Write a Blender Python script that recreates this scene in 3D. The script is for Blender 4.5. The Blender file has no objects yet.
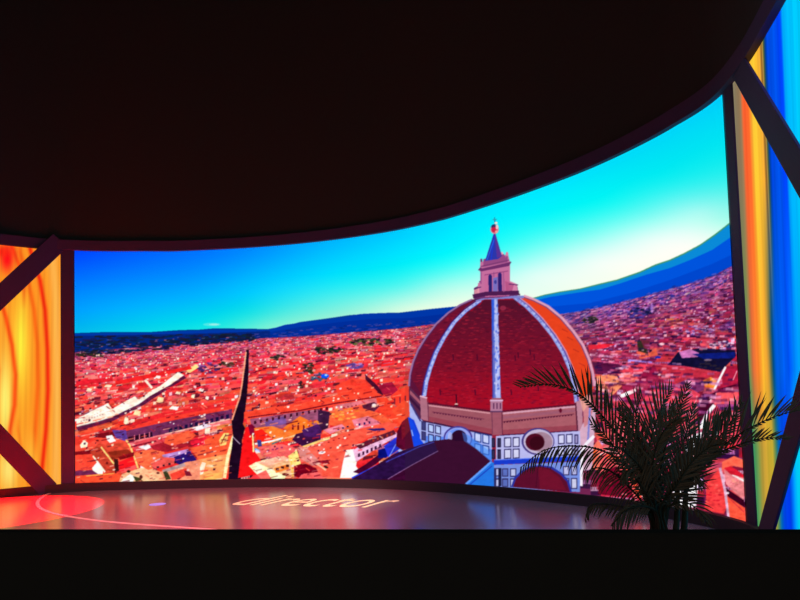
import bpy, math, random
import numpy as np
from mathutils import Vector, Matrix

rnd = random.Random(7)
nrng = np.random.default_rng(11)
scene = bpy.context.scene
col = scene.collection

# ------------------------------------------------------------------ view
EYE = 1.6
F = 600.0
PITCH = math.radians(2.7)
ROLL = 0.029
SH = 406.5 - 300 - F * math.tan(PITCH)
cR, sR, cP, sP = math.cos(ROLL), math.sin(ROLL), math.cos(PITCH), math.sin(PITCH)
R0 = np.array([1.0, 0, 0]); U0 = np.array([0, -sP, cP]); FW = np.array([0, cP, sP])
IR = cR * R0 - sR * U0
IU = sR * R0 + cR * U0


def at(px, py, Y):
    """point at depth Y on the line of sight through a place in the photograph"""
    X = px - 400.0; V = -(py - 300.0 - SH)
    d = X * IR + V * IU + F * FW
    k = Y / d[1]
    return Vector((d[0] * k, Y, EYE + d[2] * k))


def on_floor(px, py, z=0.0):
    X = px - 400.0; V = -(py - 300.0 - SH)
    d = X * IR + V * IU + F * FW
    k = (z - EYE) / d[2]
    return Vector((d[0] * k, d[1] * k, z))


def project(P):
    """P: (...,3) array -> picture coordinates"""
    Q = P - np.array([0, 0, EYE])
    w = Q @ FW
    return 400 + F * (Q @ IR) / w, 300 + SH - F * (Q @ IU) / w


cam_d = bpy.data.cameras.new('camera'); cam = bpy.data.objects.new('camera', cam_d); col.objects.link(cam)
cam_d.sensor_width = 36; cam_d.lens = F / 800 * 36; cam_d.shift_y = SH / 800
m = Matrix.Identity(4)
for i in range(3):
    m[i][0] = IR[i]; m[i][1] = IU[i]; m[i][2] = -FW[i]
m[2][3] = EYE
cam.matrix_world = m
cam_d.clip_end = 200
scene.camera = cam

# ------------------------------------------------------------------ materials


def lin(c):
    return tuple(((v / 255) / 12.92 if v / 255 <= .04045 else ((v / 255 + .055) / 1.055) ** 2.4) for v in c)


def mat(name, rgb, rough=.6, metal=0.0, noise=0.0, nscale=8, bump=0.0):
    M = bpy.data.materials.new(name); M.use_nodes = True
    nt = M.node_tree; b = nt.nodes['Principled BSDF']
    b.inputs['Base Color'].default_value = (*rgb, 1); b.inputs['Roughness'].default_value = rough
    b.inputs['Metallic'].default_value = metal
    if noise or bump:
        tc = nt.nodes.new('ShaderNodeTexCoord'); n = nt.nodes.new('ShaderNodeTexNoise')
        n.inputs['Scale'].default_value = nscale; n.inputs['Detail'].default_value = 4
        nt.links.new(tc.outputs['Object'], n.inputs['Vector'])
        if noise:
            r = nt.nodes.new('ShaderNodeValToRGB')
            r.color_ramp.elements[0].color = (*[v * (1 - noise) for v in rgb], 1)
            r.color_ramp.elements[1].color = (*[min(1, v * (1 + noise)) for v in rgb], 1)
            nt.links.new(n.outputs['Fac'], r.inputs['Fac']); nt.links.new(r.outputs['Color'], b.inputs['Base Color'])
        if bump:
            bp = nt.nodes.new('ShaderNodeBump'); bp.inputs['Strength'].default_value = bump
            bp.inputs['Distance'].default_value = .01
            nt.links.new(n.outputs['Fac'], bp.inputs['Height']); nt.links.new(bp.outputs['Normal'], b.inputs['Normal'])
    return M


def led_mat(name):
    M = bpy.data.materials.new(name); M.use_nodes = True
    nt = M.node_tree; nt.nodes.clear()
    o = nt.nodes.new('ShaderNodeOutputMaterial'); e = nt.nodes.new('ShaderNodeEmission')
    a = nt.nodes.new('ShaderNodeAttribute'); a.attribute_name = 'picture'
    nt.links.new(a.outputs['Color'], e.inputs['Color']); nt.links.new(e.outputs['Emission'], o.inputs['Surface'])
    e.inputs['Strength'].default_value = 1.0
    return M


M_LED = led_mat('led_picture')
M_CAB = mat('led_cabinet', (.02, .02, .022), .5, noise=.2)
M_FRAME = mat('painted_steel', (.024, .010, .060), .8, noise=.15, nscale=5)
M_BASE = mat('base_skirting', (.010, .006, .012), .8, noise=.15, nscale=5)
M_BLACK = mat('black_drape', (.006, .0105, .0095), .95, noise=.05, nscale=3)
M_FLOOR = mat('stage_floor', (.19, .15, .17), .19, noise=.05, nscale=3)
M_FLOOR.node_tree.nodes['Principled BSDF'].inputs['IOR'].default_value = 3.6
M_FLOOR.node_tree.nodes['Principled BSDF'].inputs['Specular Tint'].default_value = (1, .82, .86, 1)
M_BAR = mat('black_board', (.02, .018, .016), .9, noise=.05, nscale=4)
M_BAR.node_tree.nodes['Principled BSDF'].inputs['Specular IOR Level'].default_value = 0.0
M_LEAF = mat('palm_leaf', (.12, .075, .045), .85, noise=.3, nscale=20)
M_LEAF.node_tree.nodes['Principled BSDF'].inputs['Specular IOR Level'].default_value = .15
M_STEM = mat('palm_stem', (.04, .035, .02), .6, noise=.4, nscale=30)
M_STEM.node_tree.nodes['Principled BSDF'].inputs['Specular IOR Level'].default_value = .1
M_POT = mat('pot_clay', (.03, .03, .03), .5, noise=.2)
M_SOIL = mat('soil', (.02, .014, .01), .95, noise=.5, nscale=40)
M_LINE = mat('floor_line', (.75, .5, .45), .5, noise=.1)

# ------------------------------------------------------------------ mesh helpers


def mesh_obj(name, verts, faces, material, parent=None, smooth=False):
    me = bpy.data.meshes.new(name)
    me.from_pydata([tuple(v) for v in verts], [], faces); me.update()
    if smooth:
        for p in me.polygons: p.use_smooth = True
    o = bpy.data.objects.new(name, me); col.objects.link(o)
    me.materials.append(material)
    if parent:
        o.parent = parent
        o.matrix_parent_inverse = Matrix.Translation(-Vector(parent.location))
    return o


def tag(o, label=None, cat=None, group=None, kind=None):
    for k, v in (('label', label), ('category', cat), ('group', group), ('kind', kind)):
        if v: o[k] = v
    return o


def empty(name, loc):
    o = bpy.data.objects.new(name, None); col.objects.link(o); o.location = loc; return o


# ------------------------------------------------------------------ the curved plan of the stage back
CTRL = [(-10.6, 8.0), (-10.15, 9.3), (-9.35, 10.9), (-8.14, 12.2), (-7.0, 12.85), (-5.36, 12.88), (-4.29, 12.84), (-3.21, 12.73),
        (-2.13, 12.52), (-1.07, 12.18), (-.03, 11.70), (.88, 11.08), (1.68, 10.42), (2.38, 9.75), (3.0, 9.05), (3.48, 8.32),
        (3.77, 7.70), (3.91, 7.05), (3.84, 6.30), (3.69, 5.65), (3.52, 5.0), (3.30, 4.2), (3.05, 3.3)]


def catmull(pts, n=24):
    out = []
    P = [Vector(p) for p in pts]; P = [2 * P[0] - P[1]] + P + [2 * P[-1] - P[-2]]
    for i in range(1, len(P) - 2):
        a, b, c, d = P[i - 1:i + 3]
        for k in range(n):
            t = k / n
            out.append(.5 * ((2 * b) + (c - a) * t + (2 * a - 5 * b + 4 * c - d) * t * t + (3 * b - a - 3 * c + d) * t ** 3))
    out.append(P[-2].copy()); return out


PL = np.array([tuple(v) for v in catmull(CTRL)])
SEG = np.concatenate([[0], np.cumsum(np.hypot(*(PL[1:] - PL[:-1]).T))])


def plan(s, off=0.0):
    """s metres along the wall from its left end; off metres towards the room"""
    s = np.asarray(s, float)
    x = np.interp(s, SEG, PL[:, 0]); y = np.interp(s, SEG, PL[:, 1])
    e = .05
    tx = np.interp(s + e, SEG, PL[:, 0]) - np.interp(s - e, SEG, PL[:, 0])
    ty = np.interp(s + e, SEG, PL[:, 1]) - np.interp(s - e, SEG, PL[:, 1])
    L = np.hypot(tx, ty)
    return x + ty / L * off, y - tx / L * off      # the room lies to the right of the left-to-right direction


def s_at_px(px, z=1.6):
    ss = np.linspace(0, SEG[-1], 4000); x, y = plan(ss)
    u, v = project(np.stack([x, y, np.full_like(x, z)], -1))
    return float(ss[np.argmin(abs(u - px))])


SL = s_at_px(75.0)       # left edge of main screen
SRr = s_at_px(739.0)     # right edge
ZB = .17


def ztop(s):
    return np.interp(s, [0, s_at_px(0), s_at_px(75), s_at_px(175), s_at_px(300), s_at_px(450), s_at_px(560), s_at_px(690), s_at_px(760)],
                     [5.16, 5.16, 5.18, 5.10, 5.085, 5.055, 5.13, 5.20, 5.17])


def band(name, s0, s1, z0, z1, o0, o1, material, parent=None, n=None):
    """solid curved bar following the plan"""
    n = n or max(2, int((s1 - s0) / .12))
    ss = np.linspace(s0, s1, n)
    V = []; Fc = []
    xa, ya = plan(ss, o0); xb, yb = plan(ss, o1)
    for i, s in enumerate(ss):
        a = z0(s) if callable(z0) else z0; b = z1(s) if callable(z1) else z1
        V += [(xa[i], ya[i], a), (xb[i], yb[i], a), (xb[i], yb[i], b), (xa[i], ya[i], b)]
    for i in range(n - 1):
        p = i * 4; q = p + 4
        for k in range(4):
            Fc.append((p + k, p + (k + 1) % 4, q + (k + 1) % 4, q + k))
    Fc += [(3, 2, 1, 0), tuple(4 * (n - 1) + k for k in range(4))]
    return mesh_obj(name, V, Fc, material, parent)


# ------------------------------------------------------------------ the pictures shown on the screens
K = 3
PX0, PY0, PX1, PY1 = 60, 60, 760, 540
W, H = (PX1 - PX0) * K, (PY1 - PY0) * K
img = np.zeros((H, W, 3), np.float32)
YY, XX = np.mgrid[0:H, 0:W].astype(np.float32)
XX = PX0 + (XX + .5) / K; YY = PY0 + (YY + .5) / K


def vnoise(scale_x, scale_y, seed):
    r = np.random.default_rng(seed)
    gw = int((PX1 - PX0) / scale_x) + 3; gh = int((PY1 - PY0) / scale_y) + 3
    g = r.random((gh, gw)).astype(np.float32)
    fx = (XX - PX0) / scale_x; fy = (YY - PY0) / scale_y
    ix = fx.astype(int); iy = fy.astype(int); tx = fx - ix; ty = fy - iy
    return (g[iy, ix] * (1 - tx) + g[iy, ix + 1] * tx) * (1 - ty) + (g[iy + 1, ix] * (1 - tx) + g[iy + 1, ix + 1] * tx) * ty


def poly(pts, c, a=1.0, tex=0.0):
    p = np.array(pts, float)
    x0 = max(0, int((p[:, 0].min() - PX0) * K) - 1); x1 = min(W, int((p[:, 0].max() - PX0) * K) + 2)
    y0 = max(0, int((p[:, 1].min() - PY0) * K) - 1); y1 = min(H, int((p[:, 1].max() - PY0) * K) + 2)
    if x1 <= x0 or y1 <= y0: return
    xs = XX[y0:y1, x0:x1]; ys = YY[y0:y1, x0:x1]
    ins = np.zeros(xs.shape, bool)
    n = len(p)
    for i in range(n):
        ax, ay = p[i]; bx, by = p[(i + 1) % n]
        if ay == by: continue
        c1 = (ys < ay) != (ys < by)
        ins ^= c1 & (xs < (bx - ax) * (ys - ay) / (by - ay) + ax)
    sub = img[y0:y1, x0:x1]
    cc = np.array(c, np.float32)
    if tex:
        nn = nrng.random(ins.sum()).astype(np.float32)[:, None]
        sub[ins] = sub[ins] * (1 - a) + (cc * (1 + tex * (nn - .5))) * a
    else:
        sub[ins] = sub[ins] * (1 - a) + cc * a


def line(pts, w, c, a=1.0):
    for (ax, ay), (bx, by) in zip(pts[:-1], pts[1:]):
        L = math.hypot(bx - ax, by - ay) or 1; nx, ny = -(by - ay) / L * w / 2, (bx - ax) / L * w / 2
        ex, ey = (bx - ax) / L * .15, (by - ay) / L * .15
        poly([(ax + nx - ex, ay + ny - ey), (bx + nx + ex, by + ny + ey), (bx - nx + ex, by - ny + ey), (ax - nx - ex, ay - ny - ey)], c, a)


def ell(cx, cy, rx, ry, c, a=1.0, rot=0, n=28):
    co, si = math.cos(rot), math.sin(rot)
    poly([(cx + rx * math.cos(t) * co - ry * math.sin(t) * si, cy + rx * math.cos(t) * si + ry * math.sin(t) * co)
          for t in [2 * math.pi * k / n for k in range(n)]], c, a)


def dots(p0, p1, n, w, h, c, skew=0.0, a=1.0):
    for i in range(n):
        t = (i + .5) / n; x = p0[0] + (p1[0] - p0[0]) * t; y = p0[1] + (p1[1] - p0[1]) * t
        poly([(x - w / 2, y - h / 2 - skew * -w / 2), (x + w / 2, y - h / 2 - skew * w / 2), (x + w / 2, y + h / 2 - skew * w / 2), (x - w / 2, y + h / 2 - skew * -w / 2)], c, a)


# --- sky of the picture: a smooth blend of colours
SKY = [(78, 252, 0, 70, 255), (78, 275, 0, 110, 255), (80, 300, 0, 150, 255), (80, 325, 0, 180, 240), (150, 255, 0, 105, 255), (150, 285, 0, 150, 255),
       (150, 322, 0, 205, 240), (200, 270, 0, 140, 255), (200, 300, 0, 185, 250), (205, 322, 0, 225, 235), (250, 252, 0, 140, 255),
       (250, 285, 0, 195, 255), (250, 312, 10, 225, 230), (268, 325, 130, 240, 215), (330, 245, 0, 185, 255), (330, 275, 0, 225, 252),
       (330, 300, 90, 240, 235), (345, 314, 150, 240, 215), (400, 234, 0, 205, 255), (400, 265, 0, 238, 248), (400, 285, 70, 245, 240), (400, 306, 205, 252, 230),
       (450, 222, 0, 225, 255), (450, 255, 0, 250, 252), (440, 285, 170, 252, 238), (452, 298, 215, 253, 235), (500, 208, 0, 235, 255), (480, 235, 0, 246, 252),
       (535, 215, 0, 246, 250), (520, 250, 100, 253, 245), (535, 275, 235, 255, 248), (545, 292, 225, 255, 240), (600, 165, 0, 222, 250), (600, 200, 0, 246, 245),
       (590, 235, 130, 253, 245), (600, 262, 252, 255, 250), (610, 276, 240, 255, 240), (660, 130, 0, 212, 250), (660, 175, 0, 236, 242), (650, 215, 120, 250, 242),
       (650, 240, 240, 255, 250), (660, 256, 250, 255, 245), (720, 95, 0, 205, 252), (720, 140, 0, 228, 242), (715, 180, 50, 240, 238), (700, 212, 190, 252, 245),
       (722, 218, 150, 250, 235), (690, 235, 240, 255, 250)]
xs_ = XX[::K, ::K].astype(float); ys_ = YY[::K, ::K].astype(float)
SK = np.array(SKY, float); SX, SYY = SK[:, 0] / 170, SK[:, 1] / 70
TARGET = SK[:, 2:].copy(); TARGET[TARGET >= 255] = 265


def phi(r2): return .5 * r2 * np.log(r2 + 1e-9)


n_ = len(SK); Am = phi((SX[:, None] - SX) ** 2 + (SYY[:, None] - SYY) ** 2) + np.eye(n_) * .05
Pm = np.stack([np.ones(n_), SX, SYY], 1)
sol = np.linalg.solve(np.block([[Am, Pm], [Pm.T, np.zeros((3, 3))]]), np.vstack([TARGET, np.zeros((3, 3))]))
qx, qy = xs_ / 170, ys_ / 70
skyc = sol[n_] + qx[..., None] * sol[n_ + 1] + qy[..., None] * sol[n_ + 2]
for i in range(n_):
    skyc = skyc + phi((qx - SX[i]) ** 2 + (qy - SYY[i]) ** 2)[..., None] * sol[i]
img[:] = np.repeat(np.repeat(np.clip(skyc, 0, 255), K, 0), K, 1)
ell(212, 324.5, 9, 1.6, (120, 235, 230), .6); ell(214, 324.5, 5, .8, (190, 245, 235), .7)

# --- hills
poly([(60, 333), (75, 333), (105, 332), (150, 332), (180, 330), (200, 329.5), (215, 328.2), (235, 328.5), (268, 329), (285, 326), (300, 322), (330, 318), (350, 315),
      (380, 313), (400, 312.5), (430, 309), (470, 305), (500, 360), (60, 360)], (0, 62, 150))
poly([(60, 334.5), (105, 333.5), (150, 333), (215, 330), (268, 330), (285, 324.8), (305, 322), (325, 319.8), (345, 317.5), (360, 314), (375, 313.2), (400, 313.6), (432, 309.3),
      (470, 305), (500, 360), (60, 360)], (0, 55, 168))
poly([(270, 332), (300, 327), (340, 322), (370, 319), (410, 318), (460, 312), (480, 340), (270, 345)], (0, 42, 150), .7)
poly([(60, 336), (130, 335), (215, 333), (270, 331), (270, 348), (60, 350)], (6, 32, 110), .75)
poly([(525, 300), (545, 294.5), (560, 291.5), (580, 288.5), (600, 283.5), (617, 279.5), (640, 271.5), (655, 264.5), (670, 259.5), (684, 253), (700, 244.5), (715, 234), (731, 221.5), (760, 205),
      (760, 330), (525, 330)], (60, 150, 110))
poly([(525, 301), (545, 295.5), (560, 292.5), (580, 289.5), (600, 284.8), (617, 280.8), (640, 273), (655, 266), (670, 261), (684, 254.5), (700, 246), (715, 235.8), (731, 223), (760, 206),
      (760, 330), (525, 330)], (10, 138, 215))
poly([(525, 303), (550, 297), (575, 293), (600, 289.5), (620, 283.5), (645, 275), (670, 268), (690, 260), (712, 250), (731, 237), (760, 225), (760, 330), (525, 330)], (0, 84, 222))
poly([(525, 309), (590, 303), (630, 293), (670, 280), (712, 264), (731, 255), (760, 245), (760, 330), (525, 330)], (0, 62, 195), .6)

# --- the town: rows of small roofs getting bigger towards the bottom
HX = [60, 75, 110, 150, 200, 240, 260, 300, 350, 400, 440, 475, 560, 575, 600, 640, 680, 712, 733, 760]
HY = [352, 353, 350, 347, 344, 341, 339, 337, 333, 329, 324, 320, 315, 313, 308, 298, 287, 277, 266, 255]


def hor(x): return float(np.interp(x, HX, HY))


def slope(x, D):
    if x < 240: return .04 + .22 * min(1, D / 110)
    if x < 420: return .05 + .17 * min(1, D / 90)
    return .28 * max(0, 1 - D / 60) - .04


def mix(a, b, t): return tuple(a[i] * (1 - t) + b[i] * t for i in range(3))


def roofcol(x, D):
    u = rnd.random()
    if x > 560:
        far = [(165, 95, 165), (120, 60, 130), (85, 55, 130), (190, 110, 165), (60, 40, 110), (150, 60, 110), (205, 150, 200)]
        mid = [(150, 45, 85), (175, 60, 90), (110, 35, 75), (190, 85, 100), (90, 30, 75), (135, 50, 90)]
        near = [(195, 55, 75), (165, 40, 65), (215, 80, 85), (130, 30, 60), (200, 70, 90)]
    else:
        far = [(205, 80, 110), (175, 80, 125), (235, 140, 150), (180, 45, 70), (215, 60, 75), (120, 50, 90)]
        mid = [(235, 48, 54), (218, 30, 46), (242, 70, 62), (190, 40, 66), (228, 96, 100), (215, 60, 80), (228, 120, 120)]
        near = [(238, 72, 52), (228, 58, 48), (242, 92, 66), (220, 50, 50), (236, 110, 84), (200, 45, 50)]
    d1 = min(1, D / 28); d2 = min(1, max(0, (D - 25) / 50))
    c = mix(rnd.choice(far), rnd.choice(mid), d1); c = mix(c, rnd.choice(near), d2)
    return tuple(min(255, v * rnd.uniform(.86, 1.12)) for v in c)


for px0 in range(60, 760, 4):
    D = -1.0
    poly([(px0, hor(px0) - .6), (px0 + 4.3, hor(px0 + 4.3) - .6), (px0 + 4.3, 540), (px0, 540)], (150, 32, 58) if px0 < 560 else (115, 36, 80))
poly([(60, 351), (110, 350), (150, 347), (200, 344), (240, 341), (240, 343), (60, 357)], (30, 25, 70), .6)
D = 0.0
while D < 235:
    hgt = .9 + D * .058
    x = 62 + rnd.random() * 4
    while x < 748:
        w = hgt * rnd.uniform(1.3, 4.2) + .8
        y = hor(x) + D + rnd.uniform(-.4, .4) * hgt
        if 430 < x < 575 and y > 345 or y > 535:
            x += w; continue
        s = slope(x, D) + rnd.uniform(-.05, .05)
        dx = rnd.uniform(-.5, .9) * hgt
        h = hgt * rnd.uniform(.7, 1.35)
        r = rnd.random()
        sh = (70, 12, 38) if x < 560 else (48, 16, 58)
        # shaded side, wall, roof
        poly([(x, y + h * .55), (x + w, y + h * .55 - s * w), (x + w, y + h * 1.35 - s * w), (x, y + h * 1.35)], sh, .88)
        if rnd.random() < .72:
            wc = rnd.choice([(235, 160, 150), (215, 120, 130), (245, 205, 180), (180, 110, 150), (225, 140, 120)]) if x < 560 else rnd.choice([(200, 130, 175), (170, 100, 160), (215, 165, 195), (120, 60, 120)])
            poly([(x, y + h * .45), (x + w, y + h * .45 - s * w), (x + w, y + h * .9 - s * w), (x, y + h * .9)], wc, .85)
            if hgt > 3.2:
                dots((x, y + h * .68), (x + w, y + h * .68 - s * w), max(2, int(w / 2.4)), .8, h * .25, (95, 40, 60), 0, .8)
        c = roofcol(x, D)
        poly([(x - .2, y + h * .5), (x + dx, y - h * .4), (x + w + dx * .6, y - h * .4 - s * w), (x + w + .2, y + h * .5 - s * w)], c)
        if hgt > 2.2 and rnd.random() < .6:
            t = rnd.uniform(.35, .65)
            poly([(x - .2, y + h * .5), (x + dx * .5, y + h * .05), (x + w + dx * .3, y + h * .05 - s * w), (x + w + .2, y + h * .5 - s * w)],
                 tuple(v * rnd.choice([.8, .88, 1.1]) for v in c), .8)
        if r < .30:
            wc = rnd.choice([(255, 225, 205), (250, 190, 170), (255, 240, 215), (255, 215, 190), (250, 225, 230), (235, 180, 190)]) if x < 560 else rnd.choice([(225, 190, 225), (235, 170, 190), (190, 150, 210), (230, 150, 160)])
            q = hgt * rnd.uniform(.25, .55); xx = x + rnd.random() * w
            poly([(xx, y - q), (xx + q * 1.6, y - q - s * q), (xx + q * 1.5, y + q * .6), (xx, y + q * .7)], wc, .9)
        elif r < .44:
            q = hgt * rnd.uniform(.3, .7); xx = x + rnd.random() * w
            poly([(xx, y - q * .5), (xx + q * 2.4, y - q * .6 - s * q), (xx + q * 2.2, y + q * .5), (xx - q * .3, y + q * .5)], (45, 15, 45) if x > 560 else (70, 20, 40), .8)
        x += w * rnd.uniform(.8, 1.05)
    D += hgt * rnd.uniform(.62, .85)

# dark woods and glints on the far edge of the town, left
for _ in range(420):
    x = rnd.uniform(72, 250); t = rnd.random(); y = np.interp(x, [72, 250], [336, 333]) + t * np.interp(x, [72, 130, 200, 250], [19, 17, 10, 7])
    c = rnd.choice([(10, 25, 80), (14, 20, 58), (20, 22, 48), (8, 38, 70), (30, 24, 66), (24, 30, 40)])
    poly([(x, y), (x + rnd.uniform(3, 9), y - .3), (x + rnd.uniform(3, 9), y + 1.1), (x, y + 1.2)], c, .8)
for _ in range(70):
    x = rnd.uniform(74, 250); y = np.interp(x, [72, 250], [340, 335]) + rnd.random() * 13
    poly([(x, y), (x + rnd.uniform(1, 4), y - .2), (x + rnd.uniform(1, 3), y + .8), (x, y + .8)], rnd.choice([(150, 80, 130), (90, 90, 160), (200, 110, 120), (60, 80, 160)]), .75)
for _ in range(160):
    x = rnd.uniform(250, 470); y = hor(x) - 1 - rnd.random() * 7
    poly([(x, y), (x + rnd.uniform(2, 6), y - .3), (x + 4, y + .8), (x, y + .9)], rnd.choice([(10, 40, 130), (30, 50, 140), (70, 70, 160), (8, 30, 100), (110, 80, 160)]), .6)
for _ in range(260):
    x = rnd.uniform(560, 735); y = hor(x) - 3 + rnd.random() * 14
    poly([(x, y), (x + rnd.uniform(2, 6), y - 1.2), (x + 4, y + .2), (x, y + 1)], rnd.choice([(20, 40, 140), (60, 50, 140), (130, 90, 170), (25, 30, 100), (165, 110, 180)]), .5)


def patch(cx, cy, rx, ry, cols, n, sx=3.0, sy=1.2, sl=0.0):
    for _ in range(n):
        a = rnd.random() * 6.283; q = math.sqrt(rnd.random()); x = cx + math.cos(a) * rx * q; y = cy + math.sin(a) * ry * q - sl * (x - cx)
        ell(x, y, sx * rnd.uniform(.4, 1), sy * rnd.uniform(.5, 1), rnd.choice(cols), .85, n=8)


GRN = [(35, 35, 30), (50, 55, 35), (28, 25, 40), (60, 50, 40)]
patch(328, 350, 15, 4, GRN, 40); patch(372, 342, 22, 3.5, GRN + [(90, 100, 50)], 60); patch(309, 368, 5, 6, GRN, 20); patch(278, 358, 7, 3, GRN, 14)
patch(301, 384, 2.5, 4, GRN, 10, 1.6); patch(318, 377, 10, 4, [(60, 90, 110), (40, 60, 90), (70, 100, 130)], 26, 2.5); ell(325, 376, 4, 2.2, (20, 80, 235)); ell(326, 375, 1.4, 1, (150, 190, 255))
patch(207, 368, 12, 5, [(60, 40, 110), (80, 40, 90), (50, 30, 70), (120, 70, 140)], 30); patch(226, 364, 7, 2.5, GRN, 14)
patch(90, 355, 14, 2.2, GRN + [(60, 25, 50)], 30); patch(355, 366, 8, 3, [(110, 90, 160), (90, 60, 130), (150, 120, 180)], 24)
patch(590, 320, 8, 3, GRN, 30, 2.4); patch(640, 312, 12, 6, [(25, 35, 90), (50, 40, 110), (20, 25, 60), (80, 60, 140)], 60, 3, 1.4, .2); ell(652, 308, 1.3, 5, (170, 120, 200), .8)
patch(672, 322, 10, 4, [(180, 90, 60), (200, 110, 70), (150, 60, 70)], 24); patch(700, 330, 14, 5, [(150, 110, 170), (90, 60, 130), (200, 160, 200)], 40, 2.5, 1)
patch(722, 345, 12, 4, [(220, 200, 225), (60, 40, 90), (170, 110, 150), (30, 40, 80)], 40, 2.4, 1)
poly([(718, 327), (734, 318), (734, 326), (722, 332)], (90, 60, 130), .5)

# --- the long pale terrace running up the left part
poly([(76, 419), (92, 411), (108, 403), (112, 409), (124, 402), (135, 396), (138, 400), (152, 390), (160, 386), (178, 372), (184, 375), (170, 385), (150, 396), (139, 405), (112, 418), (96, 423), (77, 428)], (255, 225, 205))
poly([(76, 427), (96, 422), (112, 417), (139, 404), (150, 396), (170, 385), (184, 375.5), (186, 378), (168, 389), (142, 406), (113, 421), (78, 431)], (70, 20, 60), .85)
line([(80, 415.5), (104, 405)], .8, (170, 100, 110)); dots((80, 422), (104, 414), 9, 1.2, 1, (190, 140, 140)); dots((88, 418), (104, 410), 6, 1.4, .8, (215, 170, 160))
line([(145, 380), (152, 388)], 2.4, (250, 210, 190)); poly([(186, 371), (196, 364), (199, 367), (190, 373)], (245, 190, 120))
poly([(115, 381), (150, 374), (190, 366), (192, 369), (150, 378), (116, 385)], (222, 38, 40)); poly([(76, 381), (112, 377), (113, 381), (76, 386)], (205, 34, 48))
for (x, y, a, b) in ((89, 390, 3, 2), (108, 386, 4, 1.5), (160, 400, 4, 3.4), (137, 413, 4, 3), (126, 421, 2.4, 4.4), (162, 418, 3, 2.4), (178, 393, 3, 1.6), (201, 390, 3.2, 1.8), (193, 396, 2, 2.6), (207, 398, 2, 2), (158, 377, 3, 1.6), (174, 408, 5, 2)):
    poly([(x - a, y + b * .5), (x - a * .4, y - b), (x + a, y - b * .6), (x + a * .6, y + b)], rnd.choice([(255, 225, 190), (250, 200, 150), (255, 240, 225)]))

# --- long red roofs and the shaded street strip below it
poly([(74, 449), (110, 441), (150, 432), (190, 423), (236, 412), (234, 402), (190, 408), (160, 413), (128, 424), (110, 432), (76, 437)], (232, 60, 48))
poly([(128, 424), (160, 413), (200, 407), (234, 402), (234, 405), (160, 418), (130, 427)], (205, 36, 46), .8)
poly([(108, 436), (130, 430), (170, 421), (232, 409), (232, 419), (196, 427), (150, 437), (112, 443)], (105, 45, 85))
poly([(112, 444), (150, 437), (200, 426), (230, 419), (230, 423), (196, 430), (168, 441), (110, 449)], (215, 105, 110))
poly([(128, 437), (144, 434), (145, 438), (129, 442)], (45, 15, 35)); poly([(145, 434), (152, 432), (153, 437), (146, 438)], (40, 15, 40))
dots((132, 438), (152, 434), 4, .8, 5, (210, 110, 130)); dots((168, 431), (230, 416), 12, 3, 4.0, (28, 20, 60), .2); dots((196, 427), (212, 423), 3, 1.4, 5, (220, 190, 215))
line([(165, 434), (230, 419)], 1.0, (240, 170, 150)); line([(112, 446), (168, 434)], 1.0, (240, 120, 120)); poly([(192, 428), (206, 424), (212, 426), (197, 431)], (235, 220, 235))

# --- foreground roofs, bottom left
poly([(74, 446), (90, 443), (100, 437), (112, 436), (126, 440), (134, 458), (136, 470), (120, 483), (74, 484)], (226, 74, 58))
poly([(96, 434), (122, 430), (128, 434), (104, 438), (92, 437)], (110, 18, 30)); poly([(112, 430), (126, 430), (128, 442), (116, 438)], (90, 60, 140))
poly([(74, 452), (90, 450), (100, 446), (102, 450), (84, 456), (74, 456)], (120, 18, 30)); poly([(74, 455), (92, 454), (98, 468), (94, 472), (74, 472)], (238, 70, 52))
poly([(98, 444), (104, 444), (116, 462), (116, 474), (106, 474), (95, 458), (90, 452)], (185, 62, 45)); line([(101, 447), (114, 464)], 1.6, (250, 200, 120))
line([(93, 456), (105, 472)], 1.6, (255, 235, 200)); poly([(92, 468), (98, 461), (103, 470), (103, 474), (94, 474)], (255, 250, 220)); ell(107, 463, 1.2, 1.5, (110, 25, 25))
poly([(80, 445), (84, 440), (88, 443), (87, 447), (81, 448)], (255, 240, 200)); ell(97.5, 440.6, 1.5, .9, (120, 25, 30)); poly([(106, 436), (112, 435), (116, 441), (110, 443), (107, 440)], (255, 250, 250))
poly([(104, 446), (128, 441), (134, 456), (116, 460), (108, 452)], (210, 72, 52)); poly([(108, 452), (128, 449), (132, 453), (118, 458), (112, 460)], (140, 45, 30))
poly([(114, 459), (118, 459), (119, 471), (115, 474)], (60, 25, 25)); poly([(119, 462), (134, 456), (136, 464), (122, 471), (119, 470)], (228, 28, 36)); poly([(119, 470), (136, 465), (138, 468), (122, 473)], (245, 90, 90))
line([(126, 440), (130, 446), (134, 456), (138, 468)], 1.7, (250, 190, 110)); poly([(118, 457), (134, 452), (134, 456), (120, 460)], (130, 20, 28))
poly([(74, 471), (92, 470), (98, 474), (74, 476)], (110, 40, 80)); poly([(74, 476), (86, 475), (114, 473), (122, 474), (118, 483), (74, 486)], (240, 76, 48)); line([(86, 476), (114, 473.5)], 1, (250, 160, 80))
poly([(122, 474), (140, 468), (150, 468), (166, 474), (170, 482), (118, 484)], (240, 172, 130)); poly([(122, 480), (130, 474), (136, 477), (132, 483), (120, 483)], (255, 255, 235))
poly([(133, 476), (140, 478), (143, 481), (136, 482)], (60, 60, 30)); ell(128.6, 471.4, 1.9, 1.3, (60, 30, 20)); ell(141, 477, 1.6, 2, (90, 35, 30)); ell(158, 473, 1.6, 1, (110, 40, 40)); ell(122, 477, 1, .8, (170, 50, 50))
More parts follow.
